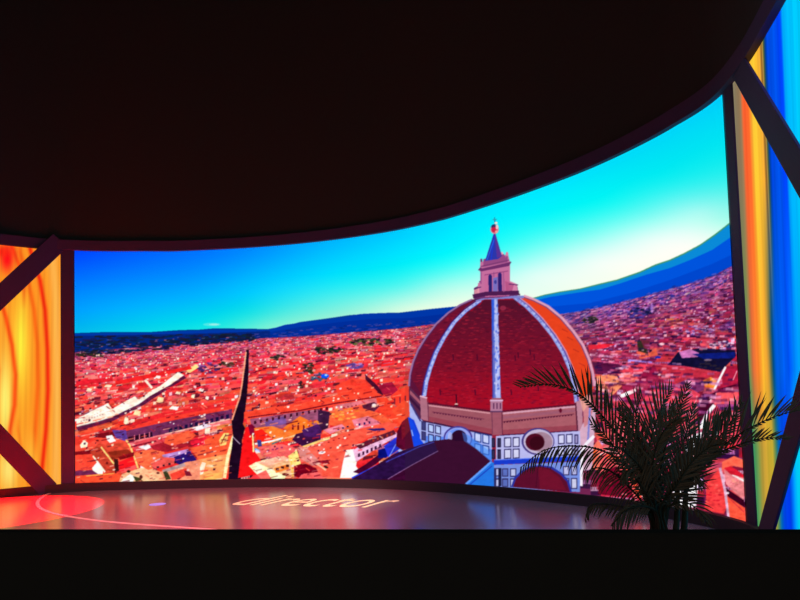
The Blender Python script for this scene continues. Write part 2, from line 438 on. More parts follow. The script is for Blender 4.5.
# middle block
poly([(134, 452), (150, 449), (164, 452), (170, 463), (148, 470), (138, 464)], (238, 102, 66)); poly([(134, 443), (150, 438), (170, 436), (172, 444), (150, 450), (134, 450)], (205, 70, 80))
poly([(138, 447), (148, 444), (152, 447), (146, 450)], (245, 235, 240)); poly([(150, 446), (172, 440), (190, 436), (192, 445), (168, 452), (154, 450)], (150, 30, 45)); line([(134, 446), (156, 441)], 1.2, (110, 15, 40))
poly([(166, 436), (190, 430), (196, 435), (190, 441), (172, 446), (164, 443)], (238, 88, 58)); poly([(190, 441), (204, 434), (208, 442), (205, 448), (192, 447)], (226, 34, 58)); ell(206, 442, 2.4, 2.4, (245, 150, 150))
poly([(162, 455), (188, 449), (190, 453), (174, 458), (164, 459)], (170, 130, 190)); poly([(174, 457), (190, 451), (197, 460), (180, 465), (174, 462)], (45, 25, 105)); poly([(150, 462), (162, 457), (175, 458), (174, 464), (154, 469)], (222, 84, 78))
line([(151, 463), (160, 459)], 1.2, (250, 200, 190)); poly([(190, 448), (228, 440), (232, 432), (232, 470), (190, 480), (200, 462)], (240, 92, 58))
poly([(204, 440), (230, 430), (233, 442), (228, 452), (206, 449)], (238, 84, 52)); poly([(219, 440), (224, 433), (229, 433), (226, 445), (220, 446)], (250, 190, 110)); line([(221, 444), (226, 434)], .9, (140, 60, 40))
poly([(196, 460), (216, 456), (228, 454), (224, 478), (196, 480), (200, 468)], (245, 150, 90)); poly([(199, 470), (202, 462), (206, 463), (203, 474), (196, 476)], (255, 215, 190)); ell(210, 466, 4, 1.4, (255, 190, 150))
poly([(160, 472), (186, 462), (200, 460), (200, 480), (166, 481)], (238, 140, 110)); poly([(162, 470), (184, 463), (186, 466), (164, 473)], (170, 140, 140)); dots((155, 468), (184, 460), 5, 2.2, 1.8, (50, 25, 40))
poly([(170, 474), (186, 468), (190, 472), (180, 479), (172, 480)], (228, 66, 52)); poly([(163, 472), (167, 471), (171, 479), (166, 480)], (60, 60, 35)); poly([(184, 470), (190, 472), (192, 476), (186, 476)], (120, 30, 50)); ell(188, 470, 1.3, 1.2, (255, 190, 180))
line([(240, 428), (233, 438), (228, 456), (224.5, 478)], 3.2, (255, 225, 165)); poly([(205, 475), (222, 472), (222, 480), (204, 481)], (248, 170, 90))

# --- the deep street
poly([(246, 350), (249, 350), (248.5, 375), (247, 395), (245, 412), (243, 424), (245, 428), (242, 440), (241, 460), (241, 485), (228, 485), (229.5, 462), (232, 446), (233, 436), (231.5, 422), (234, 410), (240, 400), (243, 380), (245.5, 365)], (32, 14, 34))
line([(246, 352), (244, 368), (242, 384), (240, 396), (236, 408), (232, 420)], 1.5, (238, 150, 120)); line([(233, 437), (240, 444)], .8, (190, 170, 190))
poly([(248, 425), (250, 425), (247, 436), (246, 452), (241, 480), (241, 484), (236, 484), (240, 455), (241, 440)], (32, 14, 34), 0)

# --- the long hall right of the street
poly([(244, 412), (262, 409), (300, 403), (330, 397), (352, 390), (370, 388), (384, 392), (386, 396), (350, 403), (334, 406), (300, 412), (250, 420), (244, 418)], (242, 70, 50))
line([(248, 417.5), (300, 410.5), (334, 403.5), (382, 396)], 1.1, (110, 12, 34)); poly([(250, 419), (300, 411.5), (318, 409), (330, 412), (318, 428), (290, 428), (252, 430)], (150, 80, 110))
poly([(264, 421), (285, 416), (287, 424), (266, 427)], (110, 80, 150), .8); dots((252, 423), (330, 408), 13, 2.0, 3.2, (60, 15, 35), .15); poly([(336, 405), (384, 396.5), (386, 404), (362, 404), (340, 411)], (200, 105, 115)); dots((342, 408), (358, 405), 4, 1.4, 1.2, (110, 25, 40))
poly([(376, 398), (386, 397), (400, 414), (404, 424), (392, 428), (380, 414)], (240, 66, 46)); poly([(362, 405), (374, 402), (380, 406), (374, 412), (364, 411)], (90, 35, 60)); ell(374, 405.5, 2.2, 2, (255, 210, 215))
poly([(330, 412), (362, 408), (382, 414), (394, 424), (380, 432), (350, 430), (326, 424)], (238, 92, 58)); patch(345, 414, 16, 6, [(250, 130, 50), (245, 110, 60), (225, 60, 45), (250, 160, 80)], 40, 3, 1.4)
poly([(352, 420), (368, 416), (380, 422), (376, 434), (356, 430)], (222, 120, 140)); dots((357, 425), (372, 422), 3, 1.8, 2.4, (40, 25, 90)); poly([(390, 396), (398, 390), (408, 386), (410, 400), (396, 406)], (238, 62, 46)); poly([(378, 390), (388, 398), (398, 390), (392, 382), (380, 384)], (150, 25, 55))
dots((392, 402), (408, 398), 3, 1.6, 6, (120, 35, 50)); poly([(392, 410), (404, 400), (410, 404), (408, 420), (400, 424)], (232, 74, 48)); poly([(365, 374), (378, 386), (384, 396), (376, 392), (366, 384)], (70, 20, 45)); poly([(335, 386), (352, 378), (366, 380), (378, 392), (352, 396), (338, 396)], (240, 64, 46), .85)
poly([(283, 428), (300, 416), (308, 420), (318, 430), (296, 436)], (248, 112, 40)); dots((290, 427), (312, 428), 4, 1.8, 5, (110, 15, 30)); line([(286, 424), (298, 421)], 1, (110, 20, 35)); poly([(318, 410), (330, 412), (328, 428), (318, 432)], (60, 28, 60)); patch(312, 424, 8, 4, [(250, 130, 40), (240, 90, 40)], 12, 2.4)
# foreground right of the street
poly([(246, 427), (252, 426), (254, 450), (262, 462), (258, 474), (238, 478), (240, 462), (243, 440)], (240, 26, 30)); poly([(248, 425), (252, 424), (256, 428), (254, 438), (250, 434)], (120, 12, 50))
poly([(254, 428), (272, 426), (296, 434), (300, 440), (276, 442), (258, 446)], (246, 120, 50)); poly([(254, 431), (262, 429), (274, 440), (266, 444), (256, 441)], (252, 36, 26)); line([(252.6, 434), (253.6, 452)], 1.5, (255, 220, 150))
line([(255, 444), (272, 441), (283, 438)], 1.8, (250, 235, 225)); line([(272, 444), (281, 440)], 1.3, (70, 110, 120)); line([(284, 439), (303, 433)], 1.8, (250, 200, 140)); poly([(257, 440), (261, 440), (262, 446), (258, 447)], (60, 60, 130)); line([(255, 449), (262, 452)], 2, (110, 150, 220)); ell(257, 451, 2, 1.6, (190, 190, 235))
poly([(296, 434), (316, 429), (320, 432), (321, 441), (302, 446), (292, 440)], (58, 20, 60)); poly([(302, 430), (318, 424), (322, 430), (320, 438), (304, 436)], (70, 30, 90)); poly([(258, 447), (282, 444), (296, 448), (298, 454), (280, 458), (262, 456)], (228, 92, 92))
dots((266, 451), (284, 447), 4, 2.4, 1.4, (150, 50, 90)); line([(303, 447), (320, 441), (330, 438)], 2.2, (252, 190, 110)); poly([(304, 449), (330, 440), (345, 436), (352, 440), (350, 470), (345, 478), (300, 478), (312, 460)], (238, 92, 78))
poly([(330, 438), (350, 431), (388, 422), (398, 424), (392, 431), (372, 436), (352, 446), (345, 466), (342, 478), (322, 476), (322, 450)], (240, 84, 66)); poly([(297, 447), (306, 447), (322, 464), (312, 466), (300, 458)], (205, 125, 120))
poly([(262, 460), (284, 456), (296, 462), (296, 478), (262, 478), (249, 466)], (240, 175, 130)); poly([(249, 466), (256, 462), (286, 476), (284, 480), (262, 480)], (255, 245, 185)); poly([(256, 462), (280, 456), (290, 458), (270, 466)], (235, 165, 140)); line([(249, 466), (260, 462), (268, 459)], .8, (250, 210, 170))
poly([(274, 468), (288, 464), (289, 469), (276, 473)], (240, 120, 50)); dots((275, 470), (290, 465), 3, 2.8, 2.4, (70, 20, 25)); ell(285.5, 474.3, 3.4, 1.4, (110, 30, 25)); poly([(288, 456), (297, 450), (301, 464), (292, 470), (290, 462)], (250, 205, 120)); line([(291, 458), (293, 478)], 1.8, (252, 180, 90))
poly([(294, 466), (304, 463), (316, 468), (318, 472), (300, 478), (294, 476)], (112, 8, 30)); poly([(250, 478), (266, 470), (272, 480), (244, 480)], (236, 60, 66), .8); poly([(302, 474), (318, 472), (324, 479), (298, 479)], (235, 90, 90)); ell(322, 452.5, 3.6, 1.5, (240, 235, 240), 1, -.2); poly([(316, 461), (328, 460), (330, 464), (320, 463)], (130, 25, 40)); line([(317, 464), (326, 470)], 1.6, (250, 180, 150)); ell(326, 467, 2.4, 1.2, (60, 30, 30), 1, .4)
dots((326, 443), (352, 434), 5, 2, 1, (150, 30, 40)); poly([(323, 430), (342, 424), (346, 428), (330, 434)], (230, 130, 150)); dots((336, 430), (350, 426), 3, 2, 1.6, (30, 20, 70)); poly([(366, 429), (384, 428), (386, 430), (374, 431)], (50, 35, 110))
# white-walled palazzo beside the cathedral
poly([(346, 450), (354, 449), (358, 456), (356, 466), (360, 472), (352, 478), (340, 478), (343, 462)], (255, 250, 235)); poly([(353, 450), (372, 440), (396, 432), (398, 436), (380, 446), (362, 458), (356, 462)], (215, 165, 195))
poly([(356, 446), (372, 438), (394, 430), (396, 434), (374, 443), (360, 449)], (90, 30, 50)); dots((357, 456), (382, 445), 6, 2.0, 3.4, (60, 20, 55), .3); dots((371, 441), (394, 433.5), 5, 1.8, 2.6, (150, 50, 40)); poly([(353, 472), (366, 464), (382, 452), (388, 454), (376, 464), (360, 474)], (70, 12, 45)); poly([(378, 450), (392, 446), (396, 450), (386, 458), (378, 458)], (14, 20, 110))
line([(352, 478), (384, 462), (402, 449)], 1.6, (40, 60, 200)); poly([(384, 446), (398, 436), (404, 446), (388, 457)], (40, 50, 190)); ell(400.5, 450.5, 2.6, 1.5, (170, 190, 255)); line([(388, 459), (396, 444)], 1, (120, 150, 255))

# --- right part of the town
poly([(588, 345), (606, 344), (616, 344), (606, 348), (589, 350)], (225, 40, 60)); line([(590, 354.5), (613, 357.2)], 2.0, (245, 190, 215)); poly([(592, 362), (620, 364), (620, 372), (606, 375), (596, 374)], (88, 25, 65)); line([(592, 360), (622, 364)], 1.2, (200, 80, 120))
poly([(590, 350), (640, 353), (660, 357), (640, 361), (592, 358)], (140, 40, 80), .5); poly([(637, 341), (648, 339), (648, 354), (638, 351)], (50, 45, 35)); poly([(640, 338), (650, 338), (649, 350), (644, 348)], (110, 40, 60)); line([(640, 337.7), (650, 337.7)], 1, (245, 160, 190)); poly([(636, 351), (648, 354), (656, 348), (658, 355), (640, 359)], (215, 90, 70)); ell(658, 357.3, 3, 1.2, (20, 40, 150)); ell(662, 344, 3, 1.2, (240, 180, 190))
line([(628, 360), (652, 362.4)], 1.6, (150, 130, 225)); poly([(622, 370), (640, 364), (652, 365), (636, 376), (624, 374)], (215, 60, 80)); poly([(636, 376), (654, 365), (676, 368), (656, 375), (640, 381)], (140, 25, 65)); poly([(618, 374), (632, 372), (634, 380), (622, 382)], (240, 110, 110))
poly([(655, 366), (690, 369), (715, 374), (720, 380), (700, 384), (660, 378)], (168, 40, 66)); line([(658, 374.5), (680, 377)], 2, (235, 185, 195)); dots((659, 376), (680, 378), 6, 1, 1.8, (110, 30, 60)); poly([(596, 376), (616, 374), (622, 386), (612, 396), (598, 390)], (230, 130, 95)); patch(606, 384, 9, 7, [(240, 150, 110), (215, 100, 90), (190, 90, 100), (245, 170, 130)], 30, 2.5, 1.2)
poly([(622, 386), (650, 376), (676, 382), (676, 396), (640, 400), (624, 396)], (150, 36, 72)); poly([(619, 395), (635, 388.5), (637, 391.5), (622, 398)], (255, 215, 215)); poly([(622, 398), (638, 392), (640, 404), (622, 402)], (195, 50, 85))
poly([(678, 352), (700, 348), (735, 350), (736, 356), (720, 372), (684, 366), (668, 365)], (22, 20, 52)); poly([(679, 352), (690, 349), (699, 353), (698, 357), (682, 358)], (190, 110, 170)); poly([(692, 354), (735, 352), (735, 358), (704, 359)], (18, 30, 110)); ell(708, 360, 4, 1, (120, 100, 120)); ell(682, 369.3, 3, .9, (245, 200, 215)); patch(712, 366, 12, 5, [(32, 24, 46), (50, 40, 50), (26, 20, 40)], 20)
poly([(655, 367), (690, 367), (720, 372), (716, 384), (690, 390), (668, 384)], (188, 48, 66), .7); poly([(676, 384), (690, 378), (704, 381), (704, 390), (690, 395), (680, 392)], (120, 50, 100)); poly([(703, 380), (711, 377), (717, 381), (714, 388), (705, 387)], (240, 130, 50)); ell(708, 383, 1.4, 1, (60, 30, 40))
poly([(727, 366), (740, 366), (740, 384), (722, 389), (716, 390)], (165, 30, 62)); line([(725.5, 367), (714, 390)], 2.2, (255, 240, 245)); line([(737, 371), (733, 380)], .9, (240, 150, 170)); poly([(718, 389), (740, 383), (740, 392), (716, 392)], (80, 12, 45))
poly([(717, 393), (738, 392), (738, 406), (722, 410), (714, 404)], (235, 84, 92)); poly([(716, 404), (738, 404), (738, 410), (720, 410)], (160, 70, 130)); poly([(704, 396), (716, 392), (714, 404), (708, 414), (698, 424), (696, 412)], (70, 12, 40)); poly([(713, 404), (716, 406), (708, 416), (704, 428), (698, 430), (705, 414)], (250, 235, 245)); ell(711, 401, 1.6, 1.6, (255, 240, 245))
poly([(650, 390), (690, 388), (700, 394), (694, 420), (676, 430), (650, 420), (640, 404)], (205, 62, 84)); poly([(668, 400), (690, 392), (698, 398), (690, 412), (672, 412)], (226, 74, 92), .8); line([(697, 396), (694, 412), (688, 424)], 1.2, (240, 140, 150))
poly([(600, 400), (650, 404), (652, 430), (630, 440), (604, 430)], (195, 60, 80)); poly([(610, 420), (640, 416), (640, 440), (612, 444)], (225, 100, 110), .8)
poly([(708, 414), (728, 410), (740, 412), (740, 440), (712, 440)], (205, 66, 84)); poly([(711, 416), (722, 414), (722, 420), (712, 424)], (120, 12, 50)); line([(710, 420), (726, 418)], 1, (240, 150, 160)); ell(717, 434, 2, 2.4, (250, 235, 240))
# bright white courtyard, and the corner roofs by the right post
poly([(690, 436), (702, 432), (706, 446), (700, 460), (698, 484), (696, 508), (674, 506), (670, 490), (680, 462)], (240, 225, 240)); poly([(696, 440), (706, 436), (706, 470), (698, 480), (696, 460)], (110, 14, 50))
poly([(722, 462), (734, 456), (744, 460), (744, 468), (734, 466), (722, 470)], (246, 96, 74)); poly([(706, 500), (706, 484), (718, 470), (722, 476), (728, 504), (724, 514), (704, 510)], (226, 62, 64)); patch(714, 495, 8, 12, [(190, 30, 48), (240, 90, 84), (210, 50, 60)], 26, 2.6, 1.1)
poly([(724, 470), (744, 478), (744, 500), (734, 492), (726, 484)], (222, 125, 130)); patch(735, 482, 7, 3, [(240, 140, 120), (200, 90, 100)], 14, 2, .8); line([(730, 470), (733, 475), (744, 481)], 1.8, (252, 225, 225)); poly([(724, 468), (731, 466), (744, 475), (744, 478), (730, 474)], (200, 30, 50))
line([(720, 468), (725, 490), (729, 520)], 2.6, (200, 160, 185)); poly([(726, 488), (744, 500), (745, 507), (728, 498)], (58, 8, 32)); poly([(727, 496), (745, 508), (746, 524), (730, 520)], (244, 84, 62)); line([(728, 497), (744, 512)], 1, (200, 50, 60)); ell(727.5, 493, 1.6, 1, (240, 210, 220))
poly([(598, 440), (606, 450), (600, 470), (592, 470), (590, 450)], (240, 110, 90)); poly([(600, 446), (620, 444), (634, 470), (638, 498), (600, 492)], (226, 92, 96)); line([(606, 456), (622, 460), (632, 476), (640, 500)], 4, (250, 78, 50)); ell(593, 452, 3, 5, (240, 90, 40)); ell(612, 450, 6, 4, (190, 90, 110)); line([(600, 455), (610, 450), (620, 455)], 1.2, (250, 190, 190)); poly([(600, 474), (616, 466), (628, 478), (634, 498), (598, 494)], (110, 12, 40))
line([(640, 486), (644, 498)], 2.2, (250, 230, 240))
for _ in range(120):   # strewn bits of roof behind the palm
    x = rnd.uniform(600, 700); y = rnd.uniform(402, 500)
    poly([(x, y), (x + rnd.uniform(2, 6), y - 1), (x + rnd.uniform(2, 6), y + 1.4), (x - 1, y + 1.6)], rnd.choice([(220, 80, 95), (150, 25, 60), (240, 140, 140), (100, 14, 45), (205, 55, 75)]), .8)

for _ in range(650):
    x = rnd.uniform(74, 226) if rnd.random() < .5 else rnd.uniform(249, 404); y = rnd.uniform(385, 484)
    if x > 335 and y > 430 + (400 - x) * .5: continue
    L = rnd.uniform(1.5, 9); hh = rnd.uniform(.4, 1.5); sl_ = rnd.choice([.2, .2, .2, .24, -.7])
    if sl_ < 0: L = min(L, 4)
    poly([(x, y), (x + L, y - sl_ * L), (x + L, y - sl_ * L + hh), (x, y + hh)], rnd.choice([(96, 10, 30), (255, 215, 195), (250, 130, 100), (70, 10, 40), (200, 30, 40), (250, 170, 130), (130, 25, 50), (255, 90, 60)]), .6)
for _ in range(230):
    x = rnd.uniform(74, 226) if rnd.random() < .5 else rnd.uniform(249, 392); y = rnd.uniform(352, 470); q = rnd.uniform(.8, 2.0)
    if x > 335 and y > 430 + (400 - x) * .5: continue
    poly([(x, y), (x + q * 1.3, y - .3), (x + q, y + q), (x, y + q)], rnd.choice([(255, 245, 230), (255, 220, 190), (60, 8, 40), (250, 190, 200)]), .85)
for _ in range(800):
    x = rnd.uniform(594, 742); y = rnd.uniform(hor(x) + 2, 412); D_ = y - hor(x); q = .7 + D_ * .018
    if x > 676 and 350 < y < 372: continue
    L = rnd.uniform(1.2, 5) * q; sl_ = slope(x, D_) + rnd.uniform(-.1, .1)
    poly([(x, y), (x + L, y - sl_ * L), (x + L, y - sl_ * L + q), (x, y + q)], rnd.choice([(40, 14, 60), (60, 12, 50), (30, 24, 80), (220, 150, 190), (240, 180, 200), (120, 30, 80), (200, 80, 110), (160, 90, 150), (90, 16, 50)]), .5)

# --- cathedral dome
OUT_L = [(409, 386), (410, 374), (413, 362), (418, 350), (426, 337), (436, 324), (448, 313), (460, 305), (472, 299.5)]
OUT_R = [(524, 296), (535, 300), (548, 306.5), (562, 318), (574, 332), (583, 345), (589, 359), (592.5, 372), (594.5, 386)]
RIB1 = [(424, 396), (426, 382), (430, 368), (436, 352), (444, 337), (454, 322), (466, 310), (480, 300)]
RIBC = [(496.5, 398), (496, 370), (495.5, 340), (495, 318), (494.5, 297)]
RIB2 = [(577, 402), (575, 387), (571, 370), (563.5, 352), (553, 335), (540, 319), (527, 306), (514, 296)]
poly(OUT_L + [(480, 299), (440, 350), (424, 402)], (112, 18, 48))
poly(RIB1[::1] + [(494, 297), (494.5, 340), (496, 411), (424, 402)], (146, 14, 38))
poly(RIB2[::1] + [(496, 297), (496, 411), (577, 404)], (154, 14, 40))
poly(OUT_R + [(594, 388), (577, 404)] + RIB2, (232, 66, 30))
# upper, browner tiles of the two front faces
for t in range(16):
    yy = 300 + t * 5.5; a = .9 * (1 - t / 16)
    xl = float(np.interp(-yy, [-p[1] for p in RIB1], [p[0] for p in RIB1])); xr = float(np.interp(-yy, [-p[1] for p in RIB2], [p[0] for p in RIB2]))
    poly([(xl, yy + 5.6), (xl + 3.5, yy), (xr - 3.5, yy), (xr, yy + 5.6)], (76, 18, 44), a)
for t in range(6):
    yy = 372 + t * 6; poly([(428, yy), (573, yy), (576, yy + 6), (424, yy + 6)], (200, 10, 34), .10 + .05 * t)
poly([(409, 386), (424, 402), (424, 398), (410, 376)], (85, 20, 60), .7)
for _ in range(1900):
    x = rnd.uniform(412, 575); y = rnd.uniform(306, 404)
    xl = float(np.interp(-y, [-p[1] for p in OUT_L[::-1]][::-1], [p[0] for p in OUT_L[::-1]][::-1])) if y < 386 else 425
    xr = float(np.interp(-y, [-p[1] for p in RIB2], [p[0] for p in RIB2]))
    if x < xl + 2 or x > xr - 3: continue
    poly([(x, y), (x + rnd.uniform(1.5, 6), y + .1), (x + rnd.uniform(1.5, 5), y + .9), (x, y + .8)], rnd.choice([(100, 8, 36), (190, 30, 50), (84, 14, 46), (205, 40, 60), (120, 18, 56), (60, 8, 36)]), .36)
for (x, y) in ((453, 357), (477, 357), (518, 355), (534, 357), (440, 392), (456, 397), (475, 392), (511, 392), (538, 388), (530, 352), (515, 358)):
    line([(x, y - 2.5), (x + .5, y + 3)], 1.3, (70, 8, 40), .8)
ell(503, 308, 3, 2.5, (190, 60, 90), .5); line([(456.5, 395), (456.6, 405)], 1, (60, 8, 30)); ell(456.3, 404.5, 1.6, 1.3, (240, 200, 190)); ell(456.3, 405.4, 2.4, .7, (60, 10, 30))
for (x, y) in ((571, 338), (577, 350), (583, 364), (566, 330)): line([(x - 4, y - 1), (x + 2, y + 2)], .8, (170, 40, 30), .7)
# ribs
line(RIB1, 4.6, (70, 90, 200)); line([(p[0] + .5, p[1]) for p in RIB1], 2.9, (170, 185, 240)); line([(p[0] - 2.7, p[1]) for p in RIB1], 1.1, (80, 20, 80))
for i in range(40):
    t = i / 39; k = t * (len(RIB1) - 1); j = min(int(k), len(RIB1) - 2); q = k - j
    x = RIB1[j][0] * (1 - q) + RIB1[j + 1][0] * q; y = RIB1[j][1] * (1 - q) + RIB1[j + 1][1] * q; ell(x + rnd.uniform(-1, 1), y, 1.1, 1.1, rnd.choice([(90, 110, 215), (200, 205, 250), (130, 120, 200)]), .6, n=7)
for (w, c, o) in ((8.4, (95, 110, 200), 0), (5.0, (178, 190, 245), 1.3), (1.0, (60, 60, 160), -3.9)):
    poly([(RIBC[-1][0] - w * .36 + o * .7, 297), (RIBC[-1][0] + w * .36 + o * .7, 297), (496.8 + w * .5 + o, 400), (496.8 - w * .5 + o, 400)], c)
for _ in range(70):
    y = rnd.uniform(300, 398); x = 495.5 + (y - 300) * .015 + rnd.uniform(-2.5, 3); ell(x, y, .9, 1.4, rnd.choice([(60, 90, 210), (220, 220, 255), (120, 120, 200), (40, 80, 220)]), .6, n=7)
poly([(491.5, 298), (494.5, 298), (494, 330), (492, 330)], (40, 90, 225), .8)
line(RIB2, 5.2, (95, 75, 165)); line([(p[0] - .8, p[1] + .4) for p in RIB2], 2.8, (160, 175, 235)); line([(p[0] + 2.6, p[1] - .5) for p in RIB2], 1.0, (215, 160, 190))
for i in range(46):
    t = i / 45; k = t * (len(RIB2) - 1); j = min(int(k), len(RIB2) - 2); q = k - j
    x = RIB2[j][0] * (1 - q) + RIB2[j + 1][0] * q; y = RIB2[j][1] * (1 - q) + RIB2[j + 1][1] * q; ell(x + rnd.uniform(-1.4, 1), y, 1.2, 1.1, rnd.choice([(80, 100, 200), (205, 205, 245), (120, 100, 180)]), .55, n=7)
line(OUT_R, 2.8, (225, 160, 185)); line([(p[0] - 1.6, p[1] + .8) for p in OUT_R], 1, (120, 60, 110)); line(OUT_L, 1.8, (150, 110, 160)); line([(p[0] + 1.3, p[1] + .6) for p in OUT_L], .9, (85, 30, 80))
line([(476, 301), (485, 298), (496, 298), (514, 297), (524, 297)], 2.6, (130, 130, 205)); line([(474, 300), (486, 296.5), (500, 296.5), (520, 294.5)], 1.4, (70, 30, 70))
# terracotta gallery under the shell
poly([(409, 386), (424, 402), (423, 421), (416, 416), (409, 400)], (88, 38, 74)); poly([(410, 390), (424, 405), (424, 408), (410, 394)], (170, 90, 110)); poly([(409.5, 396), (423.5, 411), (423.5, 415), (410, 400)], (60, 20, 60))
poly([(424, 402.5), (494, 411), (494, 434), (423, 420)], (158, 84, 98)); poly([(496, 411.5), (578, 404), (578, 430), (496, 434.5)], (170, 92, 104))
line([(424, 402.7), (492, 411.4)], 1.6, (90, 14, 44)); line([(500, 411.6), (577, 404.4)], 1.6, (92, 14, 44)); line([(428, 405.4), (490, 413.2)], 1.4, (215, 150, 160)); line([(503, 413.5), (575, 406.6)], 1.8, (215, 160, 180)); poly([(503, 416), (575, 409), (575, 412), (503, 419)], (150, 90, 120), .5)
dots((433, 412.5), (482, 419.8), 17, 1.7, 1.1, (90, 30, 60), -.14); dots((503, 422.4), (573, 414.8), 24, 1.8, 1.2, (84, 24, 52), .1); line([(432, 411.8), (484, 419)], .6, (110, 40, 70)); line([(503, 421.6), (574, 414)], .6, (100, 34, 62))
poly([(424, 415.5), (492, 429), (492, 433), (424, 420)], (150, 60, 78), .8); poly([(501, 430), (577, 425), (577, 430), (501, 434)], (150, 60, 78), .8); line([(423, 421), (492, 435.3)], 1.7, (60, 26, 70)); line([(500, 435.6), (578, 431.3)], 1.7, (60, 26, 70))
poly([(420, 396), (427, 398), (428, 421), (421, 419)], (176, 110, 130)); line([(420, 396), (427, 398)], 1.6, (225, 180, 200)); line([(428, 400), (428.4, 421)], .8, (110, 50, 80)); ell(560.5, 410.5, 1.4, 2.4, (100, 10, 40))
poly([(491.5, 398), (501.5, 398), (502, 435), (492, 435)], (160, 84, 102)); poly([(490.5, 400), (502.5, 400), (502.5, 411), (490.5, 411)], (178, 120, 150)); dots((492, 406), (502, 406), 3, 1.3, 6, (100, 50, 90)); line([(490, 400.6), (503, 400.6)], 1.6, (220, 180, 215)); line([(490, 411.6), (503, 411.6)], 1.4, (90, 50, 90)); line([(502, 412), (502.4, 434)], .9, (90, 30, 60)); line([(492, 412), (492.4, 434)], .7, (110, 50, 80))
poly([(575, 402), (582, 400), (583, 432), (577, 432)], (190, 130, 150)); line([(575.6, 403), (577.6, 431)], 1.3, (80, 20, 50))
# marble drum
poly([(409, 400), (416, 415), (423, 421), (428, 445), (420, 446), (410, 424)], (170, 180, 238)); poly([(410, 418), (414, 420), (422, 440), (418, 444)], (20, 60, 220)); line([(411, 404), (421, 422)], 1.6, (60, 50, 120))
poly([(420, 421), (492, 436), (492, 461), (470, 458), (420, 446)], (168, 180, 242)); poly([(496, 436), (580, 431), (581, 460), (496, 463)], (186, 186, 238)); poly([(426, 436), (470, 438), (492, 450), (492, 462), (424, 446)], (50, 110, 240), .65)


def panel(x0, y0, w, h, s, fill=(212, 212, 244), edge=(52, 46, 100)):
    poly([(x0, y0), (x0 + w, y0 - s * w), (x0 + w, y0 + h - s * w), (x0, y0 + h)], edge)
    poly([(x0 + 1, y0 + 1.1), (x0 + w - 1, y0 + 1.1 - s * w), (x0 + w - 1, y0 + h - 1.1 - s * w), (x0 + 1, y0 + h - 1.1)], fill)


for r_ in range(2):
    for c_ in range(2): panel(428 + c_ * 7, 423.5 + r_ * 10 + c_ * 1.4, 6, 8.6, -.2, (130, 175, 250) if r_ else (185, 205, 252))
    for c_ in range(2): panel(474.5 + c_ * 8, 432 + r_ * 11 + c_ * 1.6, 7, 9.5, -.2, (150, 185, 250) if r_ else (200, 210, 250), (40, 60, 140))
    for c_ in range(2): panel(504 + c_ * 8.6, 437.5 + r_ * 11.5 - c_ * .3, 7.2, 10, .04)
    for c_ in range(2): panel(558 + c_ * 8, 434.5 + r_ * 11.5 - c_ * .5, 6.8, 9.8, .04)
    panel(421.5, 421 + r_ * 10, 4.6, 9, -.2, (60, 60, 120)); panel(491.8, 438 + r_ * 11.5, 3.2, 9.5, 0, (60, 50, 80), (24, 20, 60)); panel(497.5, 438 + r_ * 11.5, 3.4, 9.5, 0, (60, 50, 80), (24, 20, 60)); panel(574.5, 434.5 + r_ * 11.5, 4, 9.5, 0, (160, 150, 200))
ell(458, 438, 14.5, 12, (70, 60, 150)); ell(458, 438.5, 13, 11, (150, 165, 240)); ell(456.5, 438.5, 10.5, 9.5, (110, 150, 250)); ell(459, 439, 8.3, 9, (44, 10, 42)); ell(450, 437, 2.4, 5, (190, 190, 235), .7)
ell(538, 441.5, 16.5, 13.6, (70, 55, 130)); ell(538.5, 441.5, 15, 12.2, (198, 185, 215)); ell(541, 442, 11.5, 10, (165, 130, 150)); ell(535, 442, 9.6, 8.6, (80, 10, 34)); ell(537, 443, 7.4, 6.8, (58, 8, 24))
poly([(580, 430), (592, 404), (596, 412), (594, 440), (592, 470), (581, 470)], (215, 170, 195)); poly([(583, 404), (592, 392), (594, 408), (588, 424), (584, 428)], (210, 130, 140)); line([(590, 408), (588, 440)], 2, (130, 130, 210)); line([(594, 436), (586, 444), (582, 452), (581, 486)], 3, (248, 242, 252)); poly([(580, 400), (588, 394), (590, 402), (583, 412)], (240, 170, 150), .8)
line([(494, 462.5), (580, 458.5)], 4.6, (24, 58, 205)); line([(494, 460), (580, 456)], .9, (100, 130, 240)); line([(496, 465.2), (580, 462)], .8, (120, 150, 245))
# lower apse
poly([(494, 465), (580, 462), (580, 492), (494, 488)], (120, 145, 225))
for c_ in range(3): panel(494 + c_ * 8, 468 + c_ * .2, 6.4, 8.5, 0, (190, 195, 235) if c_ != 1 else (90, 110, 190)); panel(494 + c_ * 8, 478.5, 6.4, 8.5, 0, (190, 195, 235) if c_ != 1 else (90, 110, 190))
panel(493.6, 468, 2.6, 18, 0, (30, 30, 90)); panel(498.5, 468, 3, 18, 0, (30, 30, 70), (20, 20, 60))
for c_ in range(2): panel(563 + c_ * 8, 466, 6.4, 9.5, 0, (190, 190, 235)); panel(563 + c_ * 8, 478, 6.4, 11, 0, (205, 205, 235))
poly([(511, 487), (514, 478), (521, 471), (529, 466.4), (540, 465), (552, 466.6), (562, 473), (569, 481), (572, 492)], (40, 50, 160)); poly([(513, 487), (516, 479), (523, 472), (530, 467.6), (540, 466.3), (550, 468), (560, 474.4), (567, 482), (570, 492)], (92, 14, 44)); poly([(538, 467), (550, 470), (560, 478), (566, 490), (540, 489)], (120, 18, 44), .7); line([(538, 467), (536, 488)], .8, (70, 10, 36))
